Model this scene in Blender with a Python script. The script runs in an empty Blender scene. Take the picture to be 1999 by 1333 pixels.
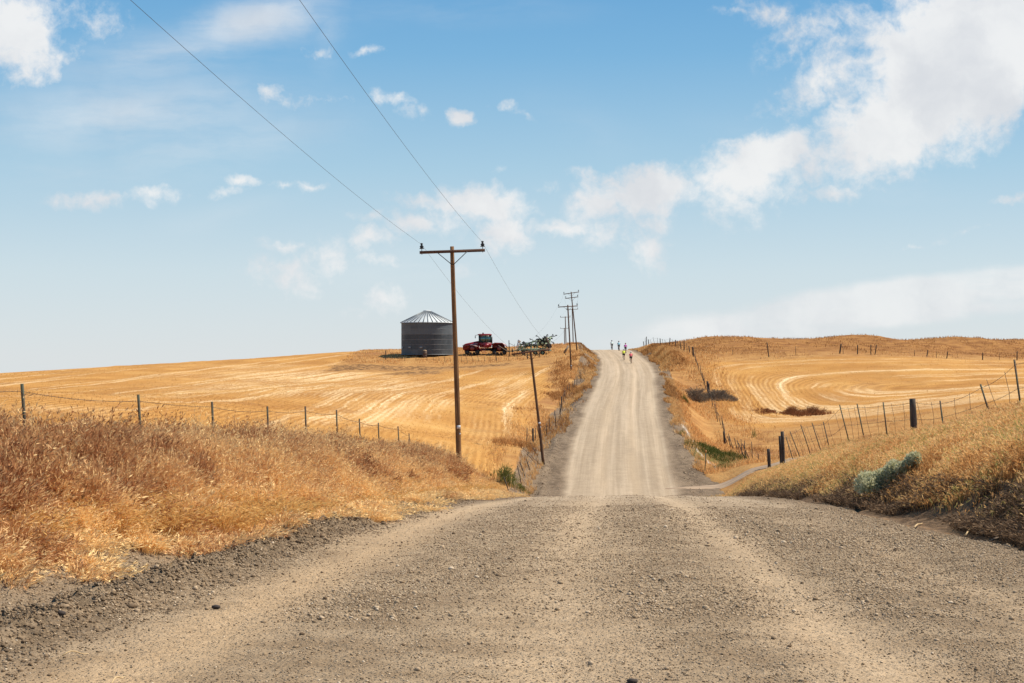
import bpy, math, random
import numpy as np
from mathutils import Vector, Matrix, Quaternion
R = math.radians
random.seed(7)
rng = np.random.default_rng(11)
scene = bpy.context.scene
COL = scene.collection

# ------------------------------------------------------------------ camera
FPX = 2776.0                       # focal length in pixels of the 1999 px wide frame (50 mm on 36 mm)
CX, HORIZON = 999.5, 700.0
cam = bpy.data.cameras.new('camera')
cam.lens = 50.0; cam.sensor_width = 36.0
cam.shift_y = (HORIZON - 666.5) / 1999.0
cam.clip_start = 0.1; cam.clip_end = 20000
camo = bpy.data.objects.new('camera', cam); COL.objects.link(camo)
camo.location = (0, 0, 0); camo.rotation_euler = (R(90), 0, 0)
scene.camera = camo

# ------------------------------------------------------------------ node helper
class G:
    def __init__(s, nt): s.nt = nt
    def n(s, typ, **kw):
        nd = s.nt.nodes.new(typ)
        for k, v in kw.items(): setattr(nd, k, v)
        return nd
    def put(s, sock, v):
        if v is None: return
        if isinstance(v, bpy.types.NodeSocket): s.nt.links.new(v, sock)
        elif isinstance(v, (tuple, list)) and sock.type == 'RGBA' and len(v) == 3: sock.default_value = (*v, 1)
        else: sock.default_value = v
    def math(s, op, a, b=None, c=None, clamp=False):
        nd = s.n('ShaderNodeMath', operation=op, use_clamp=clamp)
        s.put(nd.inputs[0], a); s.put(nd.inputs[1], b); s.put(nd.inputs[2], c)
        return nd.outputs[0]
    def vm(s, op, a, b=None, scale=None):
        nd = s.n('ShaderNodeVectorMath', operation=op)
        s.put(nd.inputs[0], a)
        if b is not None: s.put(nd.inputs[1], b)
        if scale is not None: s.put(nd.inputs[3], scale)
        return nd.outputs['Value'] if op in ('LENGTH', 'DOT_PRODUCT') else nd.outputs[0]
    def mix(s, f, a, b, blend='MIX'):
        nd = s.n('ShaderNodeMix', data_type='RGBA', blend_type=blend, clamp_factor=True)
        s.put(nd.inputs[0], f); s.put(nd.inputs[6], a); s.put(nd.inputs[7], b)
        return nd.outputs[2]
    def noise(s, vec, scale, detail=4, rough=.55, dist=0, col=False):
        nd = s.n('ShaderNodeTexNoise')
        s.put(nd.inputs['Vector'], vec); s.put(nd.inputs['Scale'], scale)
        s.put(nd.inputs['Detail'], detail); s.put(nd.inputs['Roughness'], rough); s.put(nd.inputs['Distortion'], dist)
        return nd.outputs['Color' if col else 'Fac']
    def voro(s, vec, scale, out='Distance', feat='F1'):
        nd = s.n('ShaderNodeTexVoronoi', feature=feat)
        s.put(nd.inputs['Vector'], vec); s.put(nd.inputs['Scale'], scale)
        return nd.outputs[out]
    def ramp(s, f, stops):
        nd = s.n('ShaderNodeValToRGB'); cr = nd.color_ramp
        while len(cr.elements) < len(stops): cr.elements.new(.5)
        for e, (p, c) in zip(cr.elements, stops):
            e.position = p; e.color = (*c, 1) if len(c) == 3 else c
        s.put(nd.inputs[0], f); return nd.outputs[0]
    def ss(s, x, a, b):                       # smoothstep a..b -> 0..1
        nd = s.n('ShaderNodeMapRange', interpolation_type='SMOOTHSTEP')
        s.put(nd.inputs[0], x); s.put(nd.inputs[1], a); s.put(nd.inputs[2], b)
        return nd.outputs[0]
    def sep(s, v):
        nd = s.n('ShaderNodeSeparateXYZ'); s.put(nd.inputs[0], v); return nd.outputs
    def comb(s, x, y, z=0.0):
        nd = s.n('ShaderNodeCombineXYZ'); s.put(nd.inputs[0], x); s.put(nd.inputs[1], y); s.put(nd.inputs[2], z); return nd.outputs[0]
    def attr(s, name, out='Fac'):
        nd = s.n('ShaderNodeAttribute', attribute_name=name); return nd.outputs[out]
    def pos(s): return s.n('ShaderNodeNewGeometry').outputs['Position']
    def bump(s, h, strength, dist, normal=None):
        nd = s.n('ShaderNodeBump'); s.put(nd.inputs['Height'], h)
        nd.inputs['Strength'].default_value = strength; nd.inputs['Distance'].default_value = dist
        s.put(nd.inputs['Normal'], normal); return nd.outputs[0]

# ------------------------------------------------------------------ world, sun, exposure
SUN_EL, SUN_AZ = 57.0, 76.0          # azimuth in degrees clockwise from +Y (straight ahead)
SUN_STRENGTH, SKY_STRENGTH = 5.0, 0.12
scene.view_settings.view_transform = 'Standard'; scene.view_settings.look = 'None'
scene.view_settings.gamma = 1.0; EXPOSURE = 0.32; scene.view_settings.exposure = EXPOSURE
world = bpy.data.worlds.new('World'); scene.world = world; world.use_nodes = True

# clouds in the sky, as directions: (a, b) of the picture's pixel grid -> bearing tangents
#  px, py, rx, ry, rotation(deg), weight
CLOUDS = [
 (1870,115,240,150,-30,1.3),(1990,50,190,150,-20,1.3),(1745,235,185,88,-28,1.2),(1660,125,140,75,-25,.60),(1600,55,120,50,-10,.48),(1550,100,80,40,-15,.42),
 (1900,185,170,95,-32,1.15),(1500,22,80,26,12,.55),(1545,215,75,42,-15,.44),(1640,255,90,40,-20,.62),(1790,70,170,80,-15,.82),(1690,40,90,40,-10,.5),(1440,14,60,12,4,.4),
 (1510,310,135,52,-8,1.0),(1440,345,100,60,10,.95),(1590,300,100,40,-5,.75),(1435,390,50,52,0,.72),(1545,365,38,50,0,.55),
 (1245,375,120,52,-8,1.05),(1170,400,70,42,0,.9),(1310,358,70,40,0,.85),(1190,345,75,16,4,.62),(1175,440,60,50,10,.62),(1085,443,70,17,2,.66),(1260,430,60,35,-15,.5),
 (1268,484,45,40,-15,.68),(945,400,95,38,5,1.0),(985,450,58,52,0,.95),(955,485,30,50,0,.55),(820,395,62,18,8,.62),(880,430,60,36,0,.45),
 (795,440,48,28,12,.8),(740,432,50,14,8,.5),(717,472,42,22,-5,.76),(733,508,50,11,2,.58),(548,484,42,16,2,.66),(560,527,80,26,2,.66),(640,505,75,32,-5,.52),(600,560,70,26,-10,.36),
 (760,580,52,30,15,.5),(700,605,35,20,0,.3),(900,540,40,24,0,.34),(905,225,30,19,18,.9),(985,198,26,16,20,.56),(1000,212,48,12,20,.4),(1636,378,42,17,-8,.72),
 (25,60,100,90,10,.95),(70,110,75,45,20,.7),(40,140,60,34,10,.6),(150,28,110,40,8,.5),(110,100,70,45,20,.55),(210,385,105,20,2,.56),(300,380,60,15,-3,.5),(430,370,60,13,-6,.4),(472,345,40,12,2,.55),
 (565,358,28,8,3,.5),(617,363,28,10,4,.62),(625,97,40,14,2,.56),(720,95,34,10,2,.5),(530,180,24,18,30,.5),(600,188,110,14,-4,.36),(750,182,24,16,30,.5),(785,190,30,13,25,.46),(800,212,22,14,30,.4),(830,215,16,16,0,.38),
 (1128,104,26,8,3,.36),(1990,382,42,10,-8,.6),(1780,478,48,9,-6,.5),(1900,450,110,10,-8,.26),(970,340,30,10,10,.28),(1060,365,30,16,-20,.34),
]
WISPS = [(500,40,170,60,-12,.8),(350,100,330,70,-8,.5),(250,220,380,90,-4,.55),(420,280,330,70,-10,.42),(640,60,60,110,10,.34),(150,330,260,60,0,.3),(500,210,180,60,-25,.3),
 (1790,588,500,40,-7.5,2.0),(1940,560,300,34,-6,1.5),(1560,622,220,24,-7,1.1),(1450,628,160,28,-8,.6),(1960,560,200,42,-6,.7),(1150,250,200,70,25,.18),(430,420,240,40,-14,.22),(800,520,320,60,-5,.28),(1650,330,300,50,18,.3),(880,20,300,40,0,.3)]
def build_world():
    nt = world.node_tree
    for nd in list(nt.nodes): nt.nodes.remove(nd)
    g = G(nt)
    sky = g.n('ShaderNodeTexSky', sky_type='NISHITA'); sky.sun_disc = False
    sky.sun_elevation = R(SUN_EL); sky.sun_rotation = R(SUN_AZ)
    sky.altitude = 300; sky.air_density = 1.0; sky.dust_density = 0.6; sky.ozone_density = 1.6
    d = g.n('ShaderNodeTexCoord').outputs['Generated']
    x, y, z = g.sep(d)
    yy = g.math('MAXIMUM', y, .03)
    a = g.math('DIVIDE', x, yy); b = g.math('DIVIDE', z, yy)
    p = g.comb(a, b, 0.0)                                   # tangents of bearing and height
    front = g.ss(y, .05, .25)
    # domain warp
    w1 = g.vm('SUBTRACT', g.noise(p, 16, 5, .6, col=True), (.5, .5, .5))
    w2 = g.vm('SUBTRACT', g.noise(p, 60, 4, .6, col=True), (.5, .5, .5))
    wst = g.vm('SUBTRACT', g.noise(g.vm('MULTIPLY', p, (70, 16, 1)), 1, 3, .5, col=True), (.5, .5, .5))
    pw = g.vm('ADD', p, g.vm('MULTIPLY', w1, (.040, .026, 0)))
    pw = g.vm('ADD', pw, g.vm('MULTIPLY', w2, (.012, .009, 0)))
    pw = g.vm('ADD', pw, g.vm('MULTIPLY', wst, (.004, .012, 0)))
    def blob(px, py, rx, ry, rot, wt, src):
        mp = g.n('ShaderNodeMapping', vector_type='TEXTURE')
        g.put(mp.inputs[0], src)
        mp.inputs[1].default_value = ((px - CX) / FPX, (HORIZON - py) / FPX, 0)
        mp.inputs[2].default_value = (0, 0, R(-rot)); mp.inputs[3].default_value = (rx * 1.45 / FPX, ry * 1.45 / FPX, 1)
        r = g.vm('LENGTH', mp.outputs[0])
        return g.math('MULTIPLY', g.math('SUBTRACT', 1.0, r, clamp=True), wt)
    f = None
    for c in CLOUDS:
        if c[5] < .8: c = (c[0], c[1], c[2] * 1.15, c[3] * 1.2, c[4], c[5] * .93)
        src = pw if f is None else g.vm('ADD', pw, g.vm('SCALE', (1e-7, 0, 0), scale=f))   # one blob after another keeps the shader small
        v = blob(*c, src); f = v if f is None else g.math('MAXIMUM', f, v)
    fb = g.math('SUBTRACT', g.noise(p, 34, 8, .62), .5)
    fb2 = g.math('SUBTRACT', g.noise(pw, 110, 5, .6), .5)
    dens = g.math('ADD', f, g.math('MULTIPLY', g.math('ADD', g.math('MULTIPLY', fb, 1.25), g.math('MULTIPLY', fb2, .6)), g.ss(f, 0, .25)))
    dens = g.ss(dens, .10, .74)
    pws = g.vm('ADD', p, g.vm('MULTIPLY', w1, (.05, .014, 0)))
    h = None
    for c in WISPS:
        src = g.vm('ADD', pws, g.vm('SCALE', (1e-7, 0, 0), scale=f if h is None else h))
        v = blob(*c, src); h = v if h is None else g.math('MAXIMUM', h, v)
    streak = g.noise(g.vm('MULTIPLY', pws, (8, 34, 1)), 1, 6, .62)
    h = g.math('MULTIPLY', g.ss(h, .02, .8), g.ss(g.math('ADD', streak, g.math('MULTIPLY', h, .14)), .27, .70))
    cov = g.math('MULTIPLY', g.math('MAXIMUM', dens, g.math('MULTIPLY', h, .78)), front)
    cov = g.math('MULTIPLY', cov, .93)
    # sky colour: physical sky, paler towards the horizon where the summer air is dusty
    hs = g.n('ShaderNodeHueSaturation'); hs.inputs['Hue'].default_value = .487; hs.inputs['Saturation'].default_value = 1.0; hs.inputs['Value'].default_value = 1.0
    g.put(hs.inputs['Color'], sky.outputs[0])
    el = g.math('ARCSINE', z)
    k = .5 ** EXPOSURE / SKY_STRENGTH
    pale = g.ramp(g.math('MULTIPLY', el, 1 / 1.2, clamp=True), [(0, (.71, .755, .775)), (.05, (.60, .72, .785)), (.11, (.39, .60, .755)), (.175, (.20, .45, .71)), (.25, (.09, .32, .635)), (.5, (.05, .19, .44)), (1, (.03, .13, .33))])
    pale = g.vm('SCALE', pale, scale=k)
    amt = g.math('MULTIPLY', g.ss(el, 1.57, 1.2), .94)
    base = g.mix(amt, hs.outputs[0], pale)
    shade = g.ss(g.noise(pw, 13, 5, .55), .3, .62)
    cc = g.mix(shade, (.72, .735, .765), (.90, .90, .895))
    cc = g.vm('SCALE', cc, scale=k)
    colr = g.mix(cov, base, cc)
    bg = g.n('ShaderNodeBackground'); g.put(bg.inputs[0], colr); bg.inputs[1].default_value = SKY_STRENGTH
    out = g.n('ShaderNodeOutputWorld'); nt.links.new(bg.outputs[0], out.inputs[0])
build_world()
world.cycles.sampling_method = 'MANUAL'; world.cycles.sample_map_resolution = 512

sun = bpy.data.lights.new('sun', 'SUN'); sun.energy = SUN_STRENGTH; sun.angle = R(.5); sun.color = (1, .92, .79)
suno = bpy.data.objects.new('sun', sun); COL.objects.link(suno)
_sd = Vector((math.sin(R(SUN_AZ)) * math.cos(R(SUN_EL)), math.cos(R(SUN_AZ)) * math.cos(R(SUN_EL)), math.sin(R(SUN_EL))))
suno.rotation_euler = _sd.to_track_quat('Z', 'Y').to_euler(); suno.location = (40, 20, 60)

# ------------------------------------------------------------------ mesh helpers
class MB:
    def __init__(s): s.v, s.f, s.t, s.n = [], [], [], 0
    def add(s, v, f, t=None):
        v = np.asarray(v, float).reshape(-1, 3)
        fs = {}
        if isinstance(f, np.ndarray): fs[f.shape[1]] = f
        else:
            for q in f: fs.setdefault(len(q), []).append(q)
        for k, q in fs.items(): s.f.append(np.asarray(q, np.int64) + s.n)
        s.v.append(v); s.t.append(np.broadcast_to(np.asarray(0. if t is None else t, float), (len(v),)))
        s.n += len(v); return s
    def box(s, c, d, rot=None, t=None):
        v = np.array([[x, y, z] for x in (-.5, .5) for y in (-.5, .5) for z in (-.5, .5)]) * np.array(d)
        if rot is not None: v = v @ np.array(rot.to_matrix() if hasattr(rot, 'to_matrix') else rot).T
        return s.add(v + np.array(c), [(0, 1, 3, 2), (4, 6, 7, 5), (0, 4, 5, 1), (2, 3, 7, 6), (0, 2, 6, 4), (1, 5, 7, 3)], t)
    def tube(s, pts, r, k=6, cap=True, t=None):
        pts = np.asarray(pts, float); n = len(pts); r = np.broadcast_to(np.asarray(r, float), (n,))
        tan = np.gradient(pts, axis=0); tan /= np.linalg.norm(tan, axis=1)[:, None] + 1e-9
        up = np.where(np.abs(tan[:, 2:3]) > .9, np.array([[1., 0, 0]]), np.array([[0, 0, 1.]]))
        a = np.cross(tan, up); a /= np.linalg.norm(a, axis=1)[:, None] + 1e-9; b = np.cross(tan, a)
        th = np.arange(k) / k * 2 * np.pi
        v = pts[:, None] + r[:, None, None] * (np.cos(th)[None, :, None] * a[:, None] + np.sin(th)[None, :, None] * b[:, None])
        i = np.arange(n - 1)[:, None] * k; j = np.arange(k)[None]; jn = (j + 1) % k
        f = np.stack([i + j, i + k + j, i + k + jn, i + jn], -1).reshape(-1, 4)
        s.add(v.reshape(-1, 3), f, t)
        if cap:
            s.f.append(np.array([list(range(k))]) + s.n - n * k); s.f.append(np.array([list(range(k))[::-1]]) + s.n - k)
        return s
    def bar(s, a, b, w, h=None, t=None):                    # square bar from a to b
        a, b = Vector(a), Vector(b); d = b - a
        q = d.to_track_quat('Z', 'X')
        return s.box(tuple((a + b) / 2), (w, h or w, d.length), q, t)
    def prism(s, poly, y0, y1, t=None):                     # polygon in x,z extruded along y
        n = len(poly)
        v = [(x, y0, z) for x, z in poly] + [(x, y1, z) for x, z in poly]
        f = [tuple(range(n)), tuple(range(2 * n - 1, n - 1, -1))] + [(i, i + n, (i + 1) % n + n, (i + 1) % n) for i in range(n)]
        return s.add(v, f, t)
    def lathe(s, prof, k=32, c=(0, 0, 0), axis='z', t=None):
        th = np.arange(k) / k * 2 * np.pi; pr = np.asarray(prof, float); n = len(pr)
        v = np.stack([pr[:, None, 0] * np.cos(th), pr[:, None, 0] * np.sin(th), np.broadcast_to(pr[:, 1:2], (n, k))], -1).reshape(-1, 3)
        if axis == 'y': v = v[:, [0, 2, 1]]
        if axis == 'x': v = v[:, [2, 0, 1]]
        i = np.arange(n - 1)[:, None] * k; j = np.arange(k)[None]; jn = (j + 1) % k
        f = np.stack([i + j, i + jn, i + k + jn, i + k + j], -1).reshape(-1, 4)
        return s.add(v + np.array(c), f, t)
    def build(s, name, mat, parent=None, smooth=False, tint=False, loc=None):
        me = bpy.data.meshes.new(name)
        v = np.concatenate(s.v); me.vertices.add(len(v)); me.vertices.foreach_set('co', v.astype(np.float32).ravel())
        li = np.concatenate([f.ravel() for f in s.f]); tot = np.concatenate([np.full(len(f), f.shape[1]) for f in s.f])
        me.loops.add(len(li)); me.loops.foreach_set('vertex_index', li.astype(np.int32))
        me.polygons.add(len(tot)); st = np.concatenate([[0], np.cumsum(tot)[:-1]])
        me.polygons.foreach_set('loop_start', st.astype(np.int32)); me.polygons.foreach_set('loop_total', tot.astype(np.int32))
        if smooth: me.polygons.foreach_set('use_smooth', np.ones(len(tot), bool))
        if tint:
            at = me.attributes.new('tint', 'FLOAT', 'POINT'); at.data.foreach_set('value', np.concatenate(s.t).astype(np.float32))
        me.update(calc_edges=True); me.materials.append(mat)
        o = bpy.data.objects.new(name, me); COL.objects.link(o)
        if parent: o.parent = parent
        if loc is not None: o.location = loc
        return o
def tag(o, label=None, cat=None, group=None, kind=None):
    if label: o['label'] = label
    if cat: o['category'] = cat
    if group: o['group'] = group
    if kind: o['kind'] = kind
    return o
def thing(name, label, cat, loc=(0, 0, 0), group=None, mat=None):
    o = bpy.data.objects.new(name, None); COL.objects.link(o); o.empty_display_size = .3
    if mat is not None: o.matrix_world = mat
    else: o.location = loc
    return tag(o, label, cat, group)

# value noise on numpy arrays
def vnoise(x, y, seed=0):
    xi = np.floor(x).astype(np.int64); yi = np.floor(y).astype(np.int64); xf = x - xi; yf = y - yi
    def h(a, b):
        n = (a * 374761393 + b * 668265263 + seed * 1442695041) & 0xffffffff
        n = ((n ^ (n >> 13)) * 1274126177) & 0xffffffff
        return ((n ^ (n >> 16)) & 0xffff) / 65535.0
    u = xf * xf * (3 - 2 * xf); v = yf * yf * (3 - 2 * yf)
    return (h(xi, yi) * (1 - u) + h(xi + 1, yi) * u) * (1 - v) + (h(xi, yi + 1) * (1 - u) + h(xi + 1, yi + 1) * u) * v
def fbm(x, y, oct=4, seed=0):
    r = 0; a = .5
    for i in range(oct): r = r + a * vnoise(x * 2 ** i, y * 2 ** i, seed + i); a *= .5
    return r / (1 - .5 ** oct)
def sstep(x, a, b):
    t = np.clip((x - a) / (b - a), 0, 1); return t * t * (3 - 2 * t)

# ------------------------------------------------------------------ lie of the land  (X right, Y ahead, eye at z = 0)
_ry = np.array([-60, -20, 0, 8.5, 20, 35, 50, 60, 70, 78, 84, 90, 96, 105, 118, 131, 150, 165, 182, 205, 231, 250, 262, 270, 280, 300, 371, 464, 700, 1500, 5000.])
_rz = np.array([-1.0, -1.05, -1.52, -1.87, -2.48, -3.51, -4.8, -5.80, -6.92, -7.85, -8.25, -8.05, -7.35, -6.45, -5.55, -4.7, -3.6, -2.75, -1.97, -1.0, 0., .95, 1.5, 1.72, 1.72, 1.4, .9, .5, -3, -20, -75])
_ty = np.arange(-60, 700, .5); _tz = np.interp(_ty, _ry, _rz)
_k = np.exp(-.5 * (np.arange(-12, 13) * .5 / 2.6) ** 2); _k /= _k.sum()
_tz = np.convolve(np.pad(_tz, 12, mode='edge'), _k, 'valid')
def zr(Y): return np.where(np.asarray(Y) < 699, np.interp(Y, _ty, _tz), np.interp(Y, _ry, _rz))
def bend(Y): return np.interp(Y, _ty, _tb)
_tb = np.interp(_ty, [-60, 100, 131, 160, 185, 210, 231, 250, 268, 300, 700], [0, -.1, .25, 1.0, 1.35, 1.3, .95, .1, -.9, -2.2, -6]); _tb = np.convolve(np.pad(_tb, 12, mode='edge'), _k, 'valid')
def road_w(X, Y): return X - .8 - .0705 * Y - bend(Y)
def road_x(w, Y): return w + .8 + .0705 * Y + bend(Y)
def px2x(px, Y): return (px - CX) / FPX * Y
def py2z(py, Y): return (HORIZON - py) / FPX * Y
_P = []
for px, py, Y in [  # left fields, farmyard, skyline
    (500,815,88),(300,815,75),(0,830,62),(-300,830,60),(0,775,140),(0,733,262),(-400,757,250),(-400,790,140),(300,772,140),(300,713,268),(500,762,140),(500,700,268),(700,686,272),
    (700,712,222),(700,760,150),(700,805,116),(880,745,178),(880,800,128),(880,850,106),(880,713,226),(834,694.5,238),(930,692.5,239),(1000,800,130),(1000,745,180),(1000,706,226),(1050,690,240),
    (940,888,92),(830,868,90),(1060,878,97),(1060,800,137),(1090,742,180),(1122,692,225),(1112,671,255),(1085,679,252),(900,683.5,275),(1000,684,275),(1000,930,88),(1030,900,92),
    # right side
    (1600,850,125),(1600,800,150),(1600,742,176),(1600,692,200),(1800,790,140),(1800,750,166),(1800,696,200),(2050,770,140),(2050,704,200),(2600,760,150),(2600,700,215),
    (1400,868,126),(1400,800,152),(1400,744,178),(1400,700,200),(1470,897,103),(1430,905,100),(1367,770,163),(1335,693,200),(1290,676,245),(1245,675,262),(1270,680,225),
    (1430,665,246),(1340,668.5,246),(1560,666,248),(1650,666,246),(1740,666,246),(1790,666,246),(1880,666,246),(1970,666.5,246),(2100,666,245),(1600,680,217),(1800,684,217),(1999,694,220),(1430,683,214),
    (1440,945,87),(1530,905,89),(1620,880,96),(1800,860,95),(2100,860,90)]:
    _P.append((px2x(px, Y), Y, py2z(py, Y)))
for Y, l7, l9, l13, r6, r9, r13 in [(-15,.2,.6,.5,.9,1.6,1.7),(0,.2,.6,.5,.9,1.7,1.8),(12,.22,.68,.5,.9,1.9,2.0),(20,.22,.72,.5,.95,2.0,2.1),(28,.25,.9,.7,.95,2.05,2.2),(36,.3,1.05,.85,.9,1.95,2.1),
                                    (44,.35,1.15,1.0,.85,1.75,1.95),(52,.55,1.35,1.2,.8,1.8,1.95),(59,.7,1.4,1.3,.8,1.85,1.9),(67,.25,.95,1.0,.75,1.8,1.9),(75,.2,.6,.9,.7,1.7,1.8)]:
    z = float(zr(Y))
    for w, dz in ((-7, l7), (-9, l9), (-13, l13), (6.2, r6), (9, r9), (13, r13)): _P.append((float(road_x(w, Y)), Y, z + dz))
for X, Y, z in [(-40,40,-2.8),(-40,10,-1.2),(-25,25,-2.0),(-80,60,-4),(-25,-15,-.6),(30,10,-.6),(30,-15,.2),(35,40,-2.6),(45,70,-4.2),(80,40,-3),
                (18,371,1.0),(24,464,.6),(-30,330,-1.0),(-100,330,-7.),(-60,450,-6),(-160,450,-12),(60,330,1.0),(130,330,1.0),(80,460,0),(180,450,-1),(-180,150,-7),(-180,260,-9),(200,150,-2),(200,260,2.),(-180,20,-3),(200,20,-2)]:
    _P.append((X, Y, z))
_P = np.array(_P)
def _phi(r2): return np.where(r2 > 1e-9, .5 * r2 * np.log(r2 + 1e-12), 0)
_S = 50.0
_q = _P[:, :2] / _S
_A = _phi(((_q[:, None] - _q[None]) ** 2).sum(-1)) + np.eye(len(_q)) * .002
_B = np.c_[np.ones(len(_q)), _q]
_sol = np.linalg.solve(np.block([[_A, _B], [_B.T, np.zeros((3, 3))]]), np.r_[_P[:, 2], 0, 0, 0])
def natural(X, Y):
    X = np.asarray(X, float); Y = np.asarray(Y, float); sh = X.shape
    Xc = np.clip(X, -220, 240).ravel() / _S; Yc = np.clip(Y, -20, 480).ravel() / _S
    out = np.empty(len(Xc)); st = 20000
    for i in range(0, len(Xc), st):
        a = Xc[i:i + st]; b = Yc[i:i + st]
        r2 = (a[:, None] - _q[None, :, 0]) ** 2 + (b[:, None] - _q[None, :, 1]) ** 2
        out[i:i + st] = _phi(r2) @ _sol[:-3] + _sol[-3] + _sol[-2] * a + _sol[-1] * b
    return out.reshape(sh)
MOUNDS = [(1425,244,.72,6.5,9),(1370,250,.35,4,8),(1655,242,.85,5.5,9),(1715,238,.75,4.5,8),(1600,236,.35,5,7),(1885,240,.95,6,9),(1835,234,.4,5,7),(1500,232,.3,5,6),(1530,250,.3,4,7),(1790,228,.3,6,6),(1960,232,.35,6,7),(1450,226,.3,6,5),(2080,242,.8,6,9)]
def land(X, Y):
    X = np.asarray(X, float); Y = np.asarray(Y, float)
    n = natural(X, Y)
    far = np.maximum(sstep(Y, 470, 800), sstep(np.abs(X), 210, 600))
    n = n * (1 - far) + (-8 - np.hypot(X, Y) * .0155) * far
    w = road_w(X, Y)
    for px, Yc, a, sx, sy in MOUNDS: n = n + a * np.exp(-((X - px2x(px, Yc)) / sx) ** 2 - ((Y - Yc) / sy) ** 2)
    n = n + (fbm(X * .22, Y * .11, 3, 5) - .5) * .35 * sstep(np.abs(w), 5.5, 9) + (fbm(X * 2.2, Y * np.interp(Y, [30, 100], [2.2, .7]), 3, 9) - .5) * .14 * sstep(np.abs(w), 5, 6.5)
    wl = np.interp(Y, [0, 70, 90, 110, 140], [5.6, 5.2, 5.4, 4.8, 4.3]); wr = np.interp(Y, [0, 70, 84, 92, 100, 120], [4.5, 4.5, 5.5, 5.5, 4.7, 4.4])
    sl = np.interp(Y, [0, 70, 90, 200], [1.6, 1.8, 1.8, 2.2]); sr = np.interp(Y, [0, 70, 90, 140, 200], [1.7, 1.7, 3.0, 4.0, 2.4])
    b = np.where(w < 0, sstep(-w, wl, wl + sl), sstep(w, wr, wr + sr))
    r = zr(Y) - .012 * np.abs(w)
    ridge = np.exp(-((w + 5.15 + .15 * np.sin(Y * .35)) / .24) ** 2) * sstep(Y, 200, 110)
    r = r + ridge * (.05 + .16 * fbm(X * 2.6, Y * 2.6, 3, 3)) * .9
    return r * (1 - b) + n * b

# ------------------------------------------------------------------ materials
def new_mat(name):
    m = bpy.data.materials.new(name); m.use_nodes = True
    nt = m.node_tree
    for nd in list(nt.nodes): nt.nodes.remove(nd)
    g = G(nt); out = g.n('ShaderNodeOutputMaterial'); b = g.n('ShaderNodeBsdfPrincipled')
    nt.links.new(b.outputs[0], out.inputs[0]); g.b = b; g.out = out
    return m, g
def simple(name, c, rough=.6, metal=0., var=.25, scale=6, bump=0., c2=None, spec=.5):
    m, g = new_mat(name)
    tc = g.n('ShaderNodeTexCoord').outputs['Object']
    f = g.noise(tc, scale, 5, .6)
    dk = tuple(x * (1 - var) for x in c) if c2 is None else c2
    g.put(g.b.inputs['Base Color'], g.mix(g.ss(f, .35, .65), dk, c))
    g.b.inputs['Roughness'].default_value = rough; g.b.inputs['Metallic'].default_value = metal
    g.b.inputs['Specular IOR Level'].default_value = spec
    if bump: g.put(g.b.inputs['Normal'], g.bump(f, bump, .02))
    return m
def grass_mat(name, stops, trans=.35):
    m, g = new_mat(name)
    c = g.ramp(g.attr('tint'), stops)
    df = g.n('ShaderNodeBsdfDiffuse'); tr = g.n('ShaderNodeBsdfTranslucent'); mx = g.n('ShaderNodeMixShader')
    g.put(df.inputs[0], c); g.put(tr.inputs[0], c); mx.inputs[0].default_value = trans
    g.nt.links.new(df.outputs[0], mx.inputs[1]); g.nt.links.new(tr.outputs[0], mx.inputs[2])
    g.nt.nodes.remove(g.b); g.nt.links.new(mx.outputs[0], g.out.inputs[0])
    return m
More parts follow.
